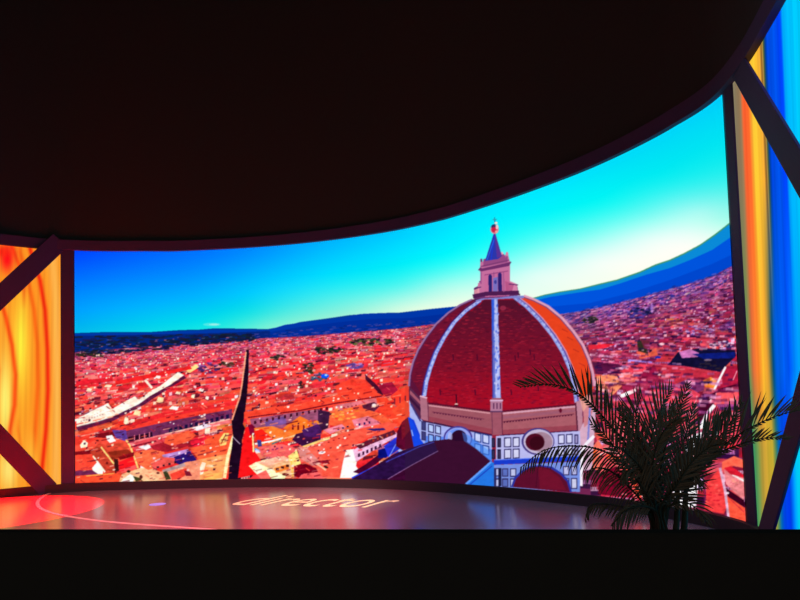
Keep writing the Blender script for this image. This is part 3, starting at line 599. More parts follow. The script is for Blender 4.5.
# small apse left
poly([(396, 446), (397, 432), (402, 422), (408, 417), (414, 428), (418, 444), (412, 448), (402, 450)], (84, 14, 44)); poly([(401, 424), (408, 417), (410, 430), (402, 440)], (130, 30, 40), .6); poly([(408, 417), (411, 418), (421, 440), (426, 446), (414, 448)], (20, 70, 230)); line([(411.5, 430), (413, 436)], 1, (160, 190, 255))
# nave roof
poly([(350, 480), (372, 468), (392, 455), (404, 450), (420, 445), (432, 441), (449, 439), (456, 441), (466, 441), (478, 450), (491, 461), (466, 486), (350, 482)], (58, 14, 46))
poly([(388, 479), (412, 465), (438, 452), (434, 441), (420, 445), (404, 450), (372, 469), (352, 480)], (40, 22, 72), .75); line([(388, 479), (412, 465), (438, 451)], .8, (150, 110, 160), .8); line([(386, 462), (420, 446.5), (434, 442)], 1, (70, 80, 200), .7)
poly([(464, 486), (491, 461), (494, 463), (494, 490), (464, 488)], (36, 118, 228)); line([(466, 484), (491, 462)], 2.0, (100, 160, 255)); line([(470, 484.5), (492, 466)], 1.0, (30, 60, 190)); poly([(462, 432), (470, 436), (488, 450), (492, 456), (491, 462), (476, 449), (464, 441)], (70, 140, 245), .5)

# --- lantern on top of the dome
PK = (198, 110, 158); PD = (112, 50, 110)
poly([(474, 299), (474, 288), (480, 285), (479, 281), (509, 279), (510, 283), (517, 284), (519, 295), (500, 297.5)], PD); poly([(478, 283), (486, 281), (486, 296), (477, 297)], PK); poly([(503, 279), (510, 281), (517, 284), (518, 294), (504, 296)], (216, 130, 170)); poly([(480, 269), (510, 264.5), (510, 284), (481, 286)], PK)
poly([(484, 274), (508, 270), (509, 296), (485, 297)], (200, 105, 155)); poly([(488.4, 276), (490, 273.5), (492, 276), (492, 293), (488.6, 294)], (40, 30, 110)); poly([(498, 274), (499.8, 271.6), (501.6, 274), (502, 292), (498.2, 293)], (46, 30, 110)); poly([(493, 278), (497.6, 277), (497.6, 294), (493, 295)], (120, 110, 190)); ell(495.4, 282, 1.3, 2, (60, 60, 150))
poly([(505, 281), (514, 284), (512, 292), (506, 292)], (180, 80, 130), .8); poly([(474, 290), (479, 288), (480, 296), (475, 297)], (240, 160, 170), .8); line([(473, 296.5), (486, 293.8), (519, 292.6)], 4.2, (78, 28, 80)); line([(481, 284), (481, 272)], 1.2, (160, 80, 140)); line([(494, 272), (494, 277)], 1, (150, 80, 140)); line([(484.5, 275), (508, 271)], .8, (140, 66, 124)); line([(503.5, 272), (504, 292)], 1, (160, 84, 140)); line([(474, 289), (481, 287)], .9, (80, 40, 100)); line([(509, 284), (518, 285)], .9, (90, 40, 100))
poly([(478, 270), (480, 267.5), (509, 261), (511.5, 262), (509, 266), (481, 271.5)], (110, 45, 105)); poly([(480, 267), (480.5, 262), (483, 261), (484, 264), (505, 260), (505, 255), (508, 254), (510, 262), (482, 268.5)], PK); dots((482, 264), (509, 257.5), 6, 1.6, 4.5, (150, 70, 130)); ell(481.3, 260.3, 1.1, 1.8, PD); ell(507, 254, 1.3, 2.2, (214, 130, 170)); ell(502, 253.5, 1.2, 1.8, (240, 170, 190)); ell(499, 257.5, 3.2, 2.6, (120, 60, 110))
poly([(483.5, 259), (490, 257.5), (504, 254), (508, 262), (483.5, 267)], (150, 72, 130)); line([(481, 266.5), (509, 260)], 1, (120, 56, 112)); poly([(493.6, 234), (495.6, 234), (502, 256), (498, 259), (485, 261)], (44, 54, 170)); poly([(494.5, 234), (495.6, 234), (502, 256), (497, 258)], (90, 50, 150)); line([(494.4, 236), (491, 260)], .8, (20, 60, 220)); line([(494, 240), (487, 260)], .7, (40, 110, 240))
ell(494.6, 229.2, 4.2, 4.8, (215, 130, 150)); ell(493.6, 226.6, 2.4, 2.2, (50, 50, 100)); ell(494.4, 229.8, 3, 2.8, (205, 30, 70)); ell(497, 227, 1.3, 2.5, (250, 200, 205)); ell(496.4, 231.6, 1.4, 1.4, (240, 170, 160)); line([(494.6, 217.5), (494.9, 224.5)], .9, (50, 110, 150)); line([(492.8, 219.6), (496.6, 219.4)], .9, (60, 150, 170)); ell(496, 223, 1.6, 1.2, (240, 230, 220))

# --- fine speckle of the town (roof tiles, chimneys) kept off the sky and hills
HYa = np.interp(XX[0], HX, HY).astype(np.float32)[None, :]
town = (YY > HYa)
dome_zone = (XX > 405) & (XX < 597) & (YY > 297)
n1 = vnoise(1.5, 1.1, 3) - .5; n2 = vnoise(4, 2, 4) - .5
g = 1 + (n1 * .16 + n2 * .30) * np.where(dome_zone, .22, 1.0)
img[town] *= g[town][:, None]
city = town & ~dome_zone
img[city] = (img[city] - 112) * 1.16 + 121
np.clip(img, 0, 255, out=img)
# box-filter down to the lookup picture, two samples per point
pad = np.pad(img, ((1, 1), (1, 1), (0, 0)), 'edge')
sm = sum(pad[i:i + H, j:j + W] for i in range(3) for j in range(3)) / 9


def lookup_main(u, v):
    fx = np.clip((u - PX0) * K - .5, 0, W - 2); fy = np.clip((v - PY0) * K - .5, 0, H - 2)
    ix = fx.astype(int); iy = fy.astype(int); tx = (fx - ix)[..., None]; ty = (fy - iy)[..., None]
    return (sm[iy, ix] * (1 - tx) + sm[iy, ix + 1] * tx) * (1 - ty) + (sm[iy + 1, ix] * (1 - tx) + sm[iy + 1, ix + 1] * tx) * ty


def lookup_left(u, v):
    c = np.zeros(u.shape + (3,)); c[:] = (255, 150, 36)

    def glow(cx, cy, rx, ry, rgb, a=1.0):
        w = (a * np.exp(-((u - cx) / rx) ** 2 - ((v - cy) / ry) ** 2))[..., None]
        c[:] = c * (1 - w) + np.array(rgb) * w

    def stripe(pts, wd, rgb, a=1.0):
        ys = [p[1] for p in pts]; xs = [p[0] for p in pts]
        cx = np.interp(v, ys, xs); e = np.interp(v, [ys[0] - 14, ys[0], ys[-1], ys[-1] + 30], [0, 1, 1, 0])
        w = (a * e * np.exp(-((u - cx) / wd) ** 2))[..., None]
        c[:] = c * (1 - w) + np.array(rgb) * w
    stripe([(52, 250), (56, 300), (57, 400), (56, 480)], 5, (255, 184, 84), .8)
    glow(21, 345, 8, 48, (255, 232, 60)); glow(5, 400, 7, 45, (255, 240, 110)); glow(8, 470, 9, 22, (255, 225, 110)); glow(-8, 300, 8, 30, (255, 200, 60)); glow(30, 455, 8, 22, (255, 190, 60), .6)
    stripe([(30, 248), (34, 262), (40, 280), (45, 310), (47.5, 350), (48, 390), (46, 430), (42, 470)], 2.3, (240, 36, 14))
    stripe([(20, 252), (28, 280), (34, 310), (37.5, 345), (38, 385), (35.5, 430)], 2.4, (246, 96, 20), .9)
    stripe([(-4, 286), (6, 318), (12, 345), (15.5, 375), (14.5, 405), (10, 430)], 2.4, (246, 64, 16), .9)
    stripe([(12, 246), (18, 262), (24, 280)], 2.2, (240, 60, 16), .8); stripe([(-10, 330), (-3, 370), (-6, 420)], 3, (240, 80, 20))
    stripe([(18, 430), (24, 460), (29, 486)], 1.6, (250, 120, 30), .7)
    glow(7, 258, 7, 14, (255, 12, 24)); glow(2, 252, 8, 6, (250, 40, 20)); glow(0, 283, 10, 7, (255, 150, 30), .8)
    c *= (1 + .05 * np.sin(u * 1.1 + .012 * v) * np.sin(v * .03 + u * .2))[..., None]
    return np.clip(c, 0, 255)


def lookup_right(u, v):
    w = u - (v - 90) * .041
    def tab(rows):
        k = [r[0] for r in rows]; return np.stack([np.interp(w, k, [r[i] for r in rows]) for i in (1, 2, 3)], -1)
    A = tab([(730, 120, 120, 100), (740, 150, 120, 85), (741.6, 235, 110, 60), (743, 255, 96, 48), (747.5, 255, 104, 44), (750, 255, 165, 50), (752, 255, 205, 56), (758, 255, 190, 50),
             (761, 240, 170, 56), (763, 130, 90, 40), (764, 190, 150, 70), (765.4, 60, 90, 60), (767, 0, 60, 150), (769, 0, 72, 225), (776, 0, 84, 235), (781, 0, 66, 250), (783, 0, 70, 255), (785.5, 0, 175, 255), (792, 0, 190, 255), (800, 0, 205, 255), (815, 0, 160, 255), (835, 0, 215, 255)])
    B = tab([(730, 90, 130, 90), (738, 110, 140, 80), (742, 225, 110, 60), (747, 255, 130, 44), (752, 255, 185, 50), (756, 245, 170, 54), (760, 90, 100, 70), (762, 0, 80, 130), (765, 0, 90, 215), (772, 0, 96, 240), (778, 0, 80, 245), (783, 0, 130, 255), (790, 0, 170, 255), (800, 0, 205, 255), (835, 0, 215, 255)])
    C = tab([(730, 40, 140, 100), (738, 50, 150, 100), (743, 110, 150, 80), (746, 170, 150, 60), (750, 205, 160, 56), (755, 200, 170, 50), (758, 190, 165, 50), (761, 90, 140, 90), (764, 0, 100, 170), (767, 0, 70, 230), (773, 0, 56, 235), (777, 0, 130, 250), (781, 0, 205, 250), (800, 0, 225, 255), (835, 0, 190, 255)])
    t1 = np.clip((v - 180) / 150, 0, 1)[..., None]; t2 = np.clip((v - 370) / 80, 0, 1)[..., None]
    c = A * (1 - t1) + B * t1; c = c * (1 - t2) + C * t2
    c *= (1 + .015 * np.sin(w * 2.1) + .03 * np.sin(w * .9 + v * .01))[..., None]
    return np.clip(c, 0, 255)


def display(name, s0, s1, fn, nx, nz, parent, off=0.0, zpad=0.0):
    ss = np.linspace(s0, s1, nx); x, y = plan(ss, off); zt = ztop(ss) + zpad
    tz = np.linspace(0, 1, nz)
    Z = ZB - zpad + (zt[None, :] - ZB + zpad) * tz[:, None]
    P = np.stack([np.broadcast_to(x, Z.shape), np.broadcast_to(y, Z.shape), Z], -1)
    u, v = project(P)
    c = fn(u, v) / 255.0
    lc = np.where(c <= .04045, c / 12.92, ((c + .055) / 1.055) ** 2.4).astype(np.float32)
    N = nx * nz
    me = bpy.data.meshes.new(name); me.vertices.add(N); me.vertices.foreach_set('co', P.reshape(-1).astype(np.float32))
    idx = np.arange(N).reshape(nz, nx)
    q = np.stack([idx[:-1, :-1], idx[:-1, 1:], idx[1:, 1:], idx[1:, :-1]], -1).reshape(-1)
    nf = (nx - 1) * (nz - 1)
    me.loops.add(nf * 4); me.loops.foreach_set('vertex_index', q.astype(np.int32))
    me.polygons.add(nf); me.polygons.foreach_set('loop_start', (np.arange(nf) * 4).astype(np.int32))
    me.update(calc_edges=True)
    at_ = me.color_attributes.new('picture', 'FLOAT_COLOR', 'POINT')
    rgba = np.ones((N, 4), np.float32); rgba[:, :3] = lc.reshape(-1, 3); at_.data.foreach_set('color', rgba.reshape(-1))
    me.materials.append(M_LED)
    o = bpy.data.objects.new(name, me); col.objects.link(o)
    o.parent = parent; o.matrix_parent_inverse = Matrix.Translation(-Vector(parent.location))
    return o


def base(s):
    x, y = plan(s); return (float(x), float(y), 0)


GAP = .0
s_end = min(SEG[-1] - .05, s_at_px(880) if False else SEG[-1] - .05)
S_LP = SL - .14; S_RP = SRr + .16          # posts stand beside the main screen
vw = empty('video_wall', base((SL + SRr) / 2))
tag(vw, 'large curved video wall showing a red-roofed city with a domed cathedral', 'video screen')
display('display', SL, SRr, lookup_main, 1000, 520, vw)
band('cabinet', SL, SRr, ZB, lambda s: float(ztop(s)), -.02, -.16, M_CAB, vw)
lv = empty('side_screen', base(S_LP - 1.6))
tag(lv, 'orange and yellow glowing side screen left of the main video wall, with red streaks', 'video screen')
display('display', 0.1, S_LP - .05, lookup_left, 220, 300, lv)
band('cabinet', .1, S_LP + .05, ZB, lambda s: float(ztop(s)), -.02, -.16, M_CAB, lv)
rv = empty('side_screen', base(S_RP + 1.2))
tag(rv, 'blue side screen with orange stripes at the right edge, behind the palm', 'video screen')
display('display', S_RP - .05, s_end, lookup_right, 260, 300, rv)
band('cabinet', S_RP - .05, s_end, ZB, lambda s: float(ztop(s)), -.02, -.16, M_CAB, rv)

# ------------------------------------------------------------------ posts and braces


def bar(name, a, b, w, d, material, parent, side):
    """rectangular bar from a to b; side = unit vector across the wall plane normal"""
    a = Vector(a); b = Vector(b); t = (b - a).normalized(); nrm = Vector(side).normalized(); u = t.cross(nrm).normalized()
    V = []
    for p in (a, b):
        for (i, j) in ((-1, -1), (1, -1), (1, 1), (-1, 1)): V.append(p + u * i * w / 2 + nrm * j * d / 2)
    o = mesh_obj(name, V, [(0, 1, 2, 3), (7, 6, 5, 4), (0, 4, 5, 1), (1, 5, 6, 2), (2, 6, 7, 3), (3, 7, 4, 0)], material, parent)
    bv = o.modifiers.new('bevel', 'BEVEL'); bv.width = .008; bv.segments = 2
    return o


def p3(s, off, z):
    x, y = plan(s, off); return Vector((float(x), float(y), z))


def frame(sp, direction, label, bay, wp, wb, inset, low_inset, rise, extra=0):
    r = empty('lattice_frame', base(sp)); tag(r, label, 'stage frame')
    nrm = p3(sp, 1, 0) - p3(sp, 0, 0)
    top = float(ztop(sp))
    mid = (top + ZB) / 2
    bar('post', p3(sp, -.02, 0.0), p3(sp, -.02, top + .02), wp, .08, M_FRAME, r, nrm)
    s0 = sp + direction * inset; s1 = sp + direction * bay
    nb = p3((s0 + s1) / 2, 1, 0) - p3((s0 + s1) / 2, 0, 0)
    bar('brace', p3(s0, .05, top + rise), p3(s1, .05, mid), wb, .03, M_FRAME, r, nb)
    bar('brace', p3(sp + direction * low_inset, .05, ZB - .10), p3(s1, .05, mid), wb, .03, M_FRAME, r, nb)
    if extra:
        sa = sp + direction * extra
        bar('brace', p3(sa, .05, top + .12), p3(sa + direction * 1.3, .05, mid + .3), wb * .8, .03, M_FRAME, r, nb)
    # gusset plates where post and braces meet
    return r


frame(S_LP, -1, 'dark steel post and slanting braces crossing the orange side screen', S_LP - s_at_px(-72, 2.67), .26, .37, S_LP - s_at_px(61, 5.1), S_LP - s_at_px(49, .2), .20)
rf = frame(S_RP, 1, 'dark steel post and slanting braces crossing the blue side screen', 2.5, .20, .31, .34, .34, .10, 1.95)

# ------------------------------------------------------------------ setting
tag(band('trim_1', .0, SEG[-1], lambda s: float(ztop(s)), lambda s: float(ztop(s)) + .21, .085, -.2, M_FRAME), kind='structure')
tag(band('trim_2', .0, SEG[-1], 0.0, ZB, .08, -.2, M_BASE), kind='structure')
tag(band('wall_back', .0, SEG[-1], lambda s: float(ztop(s)) + .21, 10.95, .02, -.2, M_BLACK), kind='structure')


def box(name, x0, x1, y0, y1, z0, z1, material):
    V = [(x, y, z) for z in (z0, z1) for (x, y) in ((x0, y0), (x1, y0), (x1, y1), (x0, y1))]
    return mesh_obj(name, V, [(3, 2, 1, 0), (4, 5, 6, 7), (0, 1, 5, 4), (1, 2, 6, 5), (2, 3, 7, 6), (3, 0, 4, 7)], material)


tag(box('floor', -12, 5, -4, 14, -.1, 0, M_FLOOR), kind='structure')
tag(box('ceiling', -12, 5, -4, 14, 10.95, 11.1, M_BLACK), kind='structure')
tag(box('wall_left', -12.1, -12, -4, 14, 0, 10.95, M_BLACK), kind='structure')
tag(box('wall_right', 5, 5.1, -4, 14, 0, 10.95, M_BLACK), kind='structure')

# black parapet close to the viewer
a = on_floor(-60, 528.8, 1.0); b = on_floor(860, 528.8, 1.0)
t = (b - a).normalized(); n_ = Vector((-t.y, t.x, 0))
if n_.y > 0: n_ = -n_
a -= t * 1.2; b += t * .35
V = []
for z in (0, .955, 1.0):
    for p, o_ in ((a, 0), (b, 0)):
        V.append((p.x, p.y, z))
Vb = []
prof = [(0, 0), (0, .99), (.01, 1.0), (.09, 1.0), (.10, .99), (.10, 0)]     # depth towards viewer, height
for p in (a, b):
    for (d, z) in prof: Vb.append((p.x + n_.x * d, p.y + n_.y * d, z))
k = len(prof)
Fc = [(i, i + 1, k + i + 1, k + i) for i in range(k - 1)] + [(k - 1, 0, k, 2 * k - 1), tuple(range(k)), tuple(range(2 * k - 1, k - 1, -1))]
par = mesh_obj('barrier', Vb, Fc, M_BAR)
tag(par, 'plain black barrier with a flat top running across the foreground', 'barrier')

# curved line on the floor
pix = [(70, 489.5), (58, 491), (48, 494), (40, 499), (37.5, 503), (39, 507), (46, 511), (58, 514.5), (75, 517.5), (100, 521), (140, 524.5), (190, 528), (260, 533), (340, 538)]
pts = [on_floor(*p) for p in pix]
cc = catmull([(p.x, p.y) for p in pts], 8)
V = []; Fc = []
for i, p in enumerate(cc):
    tq = (cc[min(i + 1, len(cc) - 1)] - cc[max(i - 1, 0)]).normalized(); w = .03
    V += [(p.x - tq.y * w, p.y + tq.x * w, .001), (p.x + tq.y * w, p.y - tq.x * w, .001), (p.x + tq.y * w, p.y - tq.x * w, .004), (p.x - tq.y * w, p.y + tq.x * w, .004)]
for i in range(len(cc) - 1):
    for k in range(4): Fc.append((4 * i + k, 4 * i + (k + 1) % 4, 4 * i + 4 + (k + 1) % 4, 4 * i + 4 + k))
tag(mesh_obj('floor_line', V, Fc, M_LINE), 'thin pale curved line taped on the floor at the left', 'floor marking')

# glint on the floor, imitated by a small glowing disc
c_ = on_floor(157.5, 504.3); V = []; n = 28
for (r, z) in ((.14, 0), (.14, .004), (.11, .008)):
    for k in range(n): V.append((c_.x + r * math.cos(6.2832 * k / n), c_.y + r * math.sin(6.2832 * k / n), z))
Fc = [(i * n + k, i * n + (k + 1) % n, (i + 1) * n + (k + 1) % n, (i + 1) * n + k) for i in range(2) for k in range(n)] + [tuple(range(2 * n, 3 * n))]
M_BL = bpy.data.materials.new('blue_glint'); M_BL.use_nodes = True
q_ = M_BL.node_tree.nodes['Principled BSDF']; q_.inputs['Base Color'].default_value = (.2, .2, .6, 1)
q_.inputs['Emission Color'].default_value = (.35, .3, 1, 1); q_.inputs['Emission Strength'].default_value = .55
tag(mesh_obj('floor_glint', V, Fc, M_BL), 'small blue glint of light on the floor at the left', 'floor glint')

# ------------------------------------------------------------------ lettering projected on the floor, laid as pale letter meshes
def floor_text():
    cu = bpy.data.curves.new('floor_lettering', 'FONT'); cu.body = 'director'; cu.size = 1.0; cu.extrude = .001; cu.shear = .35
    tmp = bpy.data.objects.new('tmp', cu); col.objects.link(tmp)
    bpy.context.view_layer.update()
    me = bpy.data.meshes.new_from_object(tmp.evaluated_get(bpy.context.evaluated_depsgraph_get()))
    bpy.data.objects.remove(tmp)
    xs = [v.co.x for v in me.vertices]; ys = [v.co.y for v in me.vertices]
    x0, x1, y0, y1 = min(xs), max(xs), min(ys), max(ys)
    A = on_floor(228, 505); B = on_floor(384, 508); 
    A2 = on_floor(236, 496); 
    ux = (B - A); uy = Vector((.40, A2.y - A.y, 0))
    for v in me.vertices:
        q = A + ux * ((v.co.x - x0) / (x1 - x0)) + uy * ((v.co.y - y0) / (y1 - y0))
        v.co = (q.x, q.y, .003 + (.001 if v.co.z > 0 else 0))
    o = bpy.data.objects.new('floor_lettering', me); col.objects.link(o)
    M = bpy.data.materials.new('projected_lettering'); M.use_nodes = True; nt = M.node_tree; bs = nt.nodes['Principled BSDF']  # pale base colour imitates the projected light
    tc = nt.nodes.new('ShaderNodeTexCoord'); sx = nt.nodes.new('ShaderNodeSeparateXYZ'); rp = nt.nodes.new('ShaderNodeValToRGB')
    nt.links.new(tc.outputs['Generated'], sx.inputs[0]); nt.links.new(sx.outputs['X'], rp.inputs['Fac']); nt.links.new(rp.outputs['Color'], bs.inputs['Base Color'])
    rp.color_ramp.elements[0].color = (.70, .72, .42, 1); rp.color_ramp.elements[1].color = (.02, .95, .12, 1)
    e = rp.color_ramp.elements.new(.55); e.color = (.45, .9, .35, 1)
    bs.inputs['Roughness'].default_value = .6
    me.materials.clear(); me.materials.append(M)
    tag(o, 'pale slanted lettering projected across the glossy floor below the screen', 'floor lettering')
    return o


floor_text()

# ------------------------------------------------------------------ potted palm
PD_ = 4.35
palm_base = on_floor(662, 528); palm_base = at(662, 528, PD_); px_, py_ = palm_base.x, palm_base.y
palm = empty('potted_palm', (px_, py_, 0)); tag(palm, 'dark potted palm with feathery arching fronds in front of the video wall', 'plant')


def lathe(name, prof, cx, cy, material, parent, n=32):
    V = []; Fc = []
    for (r, z) in prof:
        for k in range(n):
            V.append((cx + r * math.cos(2 * math.pi * k / n), cy + r * math.sin(2 * math.pi * k / n), z))
    for i in range(len(prof) - 1):
        for k in range(n): Fc.append((i * n + k, i * n + (k + 1) % n, (i + 1) * n + (k + 1) % n, (i + 1) * n + k))
    Fc.append(tuple(range(n))[::-1]); Fc.append(tuple(range((len(prof) - 1) * n, len(prof) * n)))
    return mesh_obj(name, V, Fc, material, parent, True)


lathe('pot', [(.15, 0), (.17, .01), (.2, .25), (.225, .42), (.24, .43), (.24, .46), (.22, .46), (.21, .41)], px_, py_, M_POT, palm)
lathe('soil', [(.205, .38), (.2, .42), (.1, .435), (.02, .44)], px_, py_, M_SOIL, palm)


def tube(V, Fc, pts, r0, r1, n=6):
    b0 = len(V)
    for i, p in enumerate(pts):
        tq = (pts[min(i + 1, len(pts) - 1)] - pts[max(0, i - 1)]).normalized()
        a_ = tq.orthogonal().normalized(); b_ = tq.cross(a_); r = r0 + (r1 - r0) * i / (len(pts) - 1)
        for k in range(n):
            an = 2 * math.pi * k / n; V.append(p + a_ * r * math.cos(an) + b_ * r * math.sin(an))
    for i in range(len(pts) - 1):
        for k in range(n): Fc.append((b0 + i * n + k, b0 + i * n + (k + 1) % n, b0 + (i + 1) * n + (k + 1) % n, b0 + (i + 1) * n + k))
    Fc.append(tuple(b0 + k for k in range(n))[::-1]); Fc.append(tuple(b0 + (len(pts) - 1) * n + k for k in range(n)))


def smooth3(P, n=10):
    out = []; P = [2 * P[0] - P[1]] + P + [2 * P[-1] - P[-2]]
    for i in range(1, len(P) - 2):
        a, b, c, d = P[i - 1:i + 3]
        for k in range(n):
            t = k / n; out.append(.5 * ((2 * b) + (c - a) * t + (2 * a - 5 * b + 4 * c - d) * t * t + (3 * b - a - 3 * c + d) * t ** 3))
    out.append(P[-2].copy()); return out


# each frond: points (x, y, depth) from the crown to the tip, leaflet length, start of the leaflets, droop, spread (side ratio)
FR = [
    ([(652, 500, 4.33), (642, 472, 4.28), (625, 443, 4.2), (606, 420, 4.12), (590, 403, 4.05), (572, 390, 4.0), (548, 384, 3.97), (520, 387, 3.95)], .27, .20, .06, (1, .18)),
    ([(650, 505, 4.34), (640, 484, 4.3), (622, 462, 4.22), (600, 450, 4.15), (575, 446, 4.1), (545, 450, 4.05), (520, 468, 4.03)], .22, .25, 1.0, (.12, 1)),
    ([(652, 500, 4.4), (648, 470, 4.45), (650, 445, 4.5), (656, 422, 4.55), (664, 402, 4.6), (672, 388, 4.62)], .28, .18, .0, (.35, 1)),
    ([(650, 498, 4.37), (644, 462, 4.4), (638, 436, 4.45), (636, 412, 4.48), (642, 394, 4.5)], .25, .25, .0, (.15, 1)),
    ([(666, 508, 4.35), (684, 484, 4.28), (705, 462, 4.2), (728, 442, 4.12), (750, 428, 4.05), (776, 416, 4.0), (800, 410, 3.96)], .30, .22, .02, (.12, 1)),
    ([(662, 505, 4.3), (682, 478, 4.25), (706, 452, 4.2), (728, 426, 4.15), (742, 402, 4.12)], .24, .15, .05, (.6, 1)),
    ([(656, 510, 4.3), (650, 488, 4.2), (640, 470, 4.15), (630, 468, 4.1), (622, 480, 4.05)], .2, .05, .9, (.8, 1)),
    ([(664, 510, 4.3), (672, 488, 4.2), (684, 474, 4.15), (694, 474, 4.1), (702, 486, 4.05)], .2, .05, .9, (1, .8)),
    ([(657, 505, 4.45), (646, 470, 4.5), (640, 446, 4.55), (628, 424, 4.6), (618, 408, 4.62)], .26, .1, .0, (1, .4)),
    ([(660, 505, 4.45), (672, 466, 4.5), (684, 440, 4.55), (690, 420, 4.6), (694, 404, 4.62)], .24, .1, .0, (.8, .6)),
    ([(664, 508, 4.34), (690, 480, 4.26), (715, 456, 4.18), (738, 445, 4.1), (765, 438, 4.04), (790, 439, 4.0)], .17, .3, .0, (.3, .9)),
    ([(664, 500, 4.38), (682, 470, 4.42), (698, 446, 4.46), (712, 428, 4.5), (728, 414, 4.53)], .24, .15, .0, (.5, 1)),
    ([(652, 505, 4.2), (636, 478, 4.15), (618, 452, 4.1), (604, 434, 4.05), (592, 424, 4.0)], .24, .1, .1, (1, .5)),
    ([(655, 505, 4.25), (652, 476, 4.2), (656, 448, 4.15), (666, 428, 4.1), (680, 418, 4.05)], .24, .05, .0, (.7, 1)),
    ([(660, 508, 4.2), (676, 486, 4.1), (690, 464, 4.05), (708, 448, 4.0), (722, 444, 3.96)], .22, .05, .1, (.7, 1)),
    ([(658, 500, 4.36), (662, 462, 4.36), (670, 432, 4.36), (680, 408, 4.36), (688, 384, 4.36)], .22, .15, .05, (.7, .7)),
    ([(646, 508, 4.3), (630, 488, 4.2), (612, 472, 4.1), (596, 468, 4.05), (584, 474, 4.0)], .22, .12, 1.1, (.2, 1)),
    ([(648, 512, 4.32), (628, 508, 4.25), (606, 504, 4.2), (590, 506, 4.15), (585, 520, 4.12)], .17, .45, .6, (.1, .7)),
    ([(656, 512, 4.2), (640, 506, 4.1), (624, 512, 4.05), (612, 526, 4.0)], .16, .2, .8, (.5, 1)),
    ([(664, 512, 4.2), (680, 502, 4.1), (696, 508, 4.05), (708, 524, 4.0)], .16, .2, .8, (.5, 1)),
    ([(668, 510, 4.32), (684, 492, 4.26), (696, 470, 4.2), (706, 452, 4.14), (712, 438, 4.1)], .20, .1, .1, (.9, .6)),
    ([(655, 498, 4.42), (652, 462, 4.5), (660, 436, 4.58), (668, 416, 4.64), (678, 404, 4.7)], .24, .08, .05, (1, .9)),
    ([(656, 505, 4.3), (648, 480, 4.2), (636, 462, 4.1), (622, 450, 4.0), (610, 446, 3.92)], .2, .15, .9, (.5, .9)),
]
VIEW = Vector((0, 1, 0))
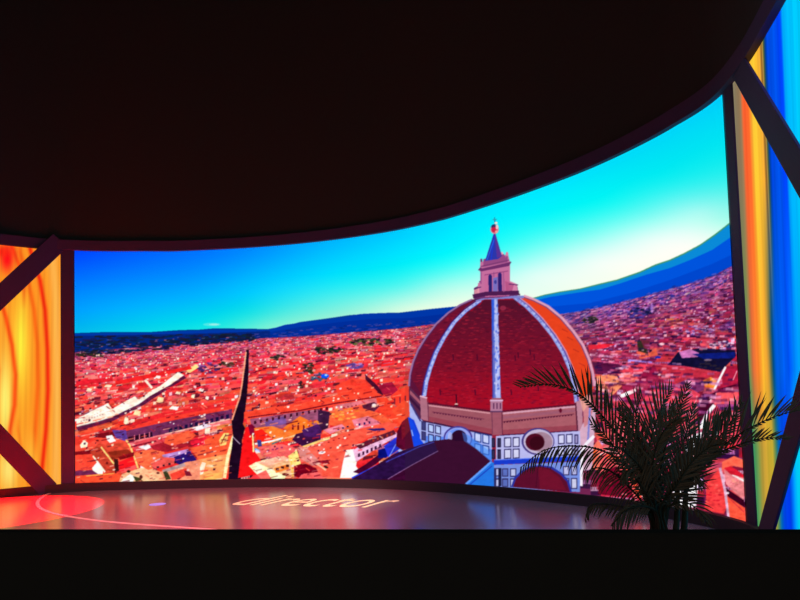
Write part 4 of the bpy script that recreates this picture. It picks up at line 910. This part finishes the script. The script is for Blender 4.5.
for fi, (pp, LL, st, droop, sides) in enumerate(FR):
    pts = [at(*p) for p in pp]
    foot = Vector((px_ + rnd.uniform(-.06, .06), py_ + rnd.uniform(-.06, .06), .42))
    pts = [foot, foot.lerp(pts[0], .5) + Vector((0, 0, .02))] + pts
    cv = smooth3(pts, 10)
    V = []; Fc = []; tube(V, Fc, cv, .012, .0025)
    fr = mesh_obj('frond', V, Fc, M_STEM, palm, True)
    # leaflets
    cl = [0]
    for a_, b_ in zip(cv[:-1], cv[1:]): cl.append(cl[-1] + (b_ - a_).length)
    T = cl[-1]; V = []; Fc = []
    i0 = 20; s_start = cl[i0] + (T - cl[i0]) * st * .6
    nl = int((T - s_start) / .0255)
    for sd, amt in ((-1, sides[0]), (1, sides[1])):
        for i in range(nl):
            u = (i + .5 + rnd.uniform(-.2, .2)) / nl; s = s_start + (T - s_start) * u
            j = min(len(cl) - 2, max(0, next(q for q in range(len(cl) - 1) if cl[q + 1] >= s)))
            q = (s - cl[j]) / (cl[j + 1] - cl[j]); p = cv[j].lerp(cv[j + 1], q); tq = (cv[j + 1] - cv[j]).normalized()
            up = (Vector((0, 0, 1)) - tq * tq.z); up = up.normalized() if up.length > .2 else Vector((0, -1, 0))
            side = tq.cross(VIEW).normalized() * sd
            if side.length < .1: side = Vector((sd, 0, 0))
            dep = VIEW * rnd.uniform(-.35, .35)
            prof = math.sin(math.pi * min(1, .16 + .80 * u)) ** .7
            ln = LL * amt * prof * rnd.uniform(.85, 1.12)
            ang = math.radians(52 - 26 * u + rnd.uniform(-6, 6))
            d0 = (tq * math.cos(ang) + (side + dep) * math.sin(ang)).normalized()
            w = .0068 * (.6 + .5 * prof) * rnd.uniform(.85, 1.15)
            pr = p.copy(); d = d0.copy(); b0 = len(V); nseg = 4
            wv = d.cross(VIEW).normalized()
            fold = VIEW * rnd.uniform(.3, .8)
            for k2 in range(nseg + 1):
                f_ = k2 / nseg; ww = w * [.35, 1, 1, .7, .05][k2]
                V += [pr - wv * ww + fold * ww, pr.copy(), pr + wv * ww + fold * ww]
                d = (d + Vector((0, 0, -1)) * droop * .28).normalized(); pr = pr + d * ln / nseg
            for k2 in range(nseg):
                o_ = b0 + 3 * k2; Fc += [(o_, o_ + 1, o_ + 4, o_ + 3), (o_ + 1, o_ + 2, o_ + 5, o_ + 4)]
    lf = mesh_obj('leaflets', V, Fc, M_LEAF, None, False)
    lf.parent = fr
# stems
for k in range(7):
    an = k * 2 * math.pi / 7 + .3; r = .11 if k else 0
    p0 = Vector((px_ + r * math.cos(an), py_ + r * math.sin(an), .40)); p1 = at(638 + k * 8, 476 + 9 * (k % 2), PD_ + .05 * math.sin(an))
    V = []; Fc = []; cv = smooth3([p0, p0.lerp(p1, .5) + Vector((.01, 0, .02)), p1], 8); tube(V, Fc, cv, .03, .014, 8)
    mesh_obj('stem', V, Fc, M_STEM, palm, True)

# ------------------------------------------------------------------ light
w = bpy.data.worlds.new('world'); scene.world = w; w.use_nodes = True
bg = w.node_tree.nodes['Background']; bg.inputs['Color'].default_value = (1.0, 1.0, .92, 1); bg.inputs['Strength'].default_value = .34


def spot(name, loc, target, power, color, deg, blend):
    d = bpy.data.lights.new(name, 'SPOT'); d.energy = power; d.color = color; d.spot_size = math.radians(deg); d.spot_blend = blend; d.shadow_soft_size = .05
    o = bpy.data.objects.new(name, d); col.objects.link(o); o.location = loc
    o.rotation_euler = (Vector(target) - Vector(loc)).to_track_quat('-Z', 'Y').to_euler(); return o


tg = on_floor(-26, 513)
spot('red_floor_fill', (tg.x - .1, tg.y + 1.2, 10.0), tg, 150000, (1, .0, .004), 22.5, .08)  # added unseen lamp, brings the red onto the left floor
spot('floor_fill', (-1.5, 2.0, 10.0), on_floor(205, 508), 15000, (1, .2, .25), 38, .8)  # added unseen lamp, lifts the left floor with a red tint
spot('floor_fill', (2.0, 2.5, 10.0), on_floor(540, 515), 1500, (.55, .55, 1), 40, .8)  # added unseen bluish lamp, lifts the floor further right
spot('lettering_fill', (-1.5, 3.0, 10.0), on_floor(315, 502), 5200, (.9, 1, .8), 15, .6)  # added unseen lamp, brightens the floor lettering

scene.view_settings.view_transform = 'Standard'; scene.view_settings.look = 'None'
scene.view_settings.exposure = 0; scene.view_settings.gamma = 1; scene.view_settings.use_curve_mapping = False
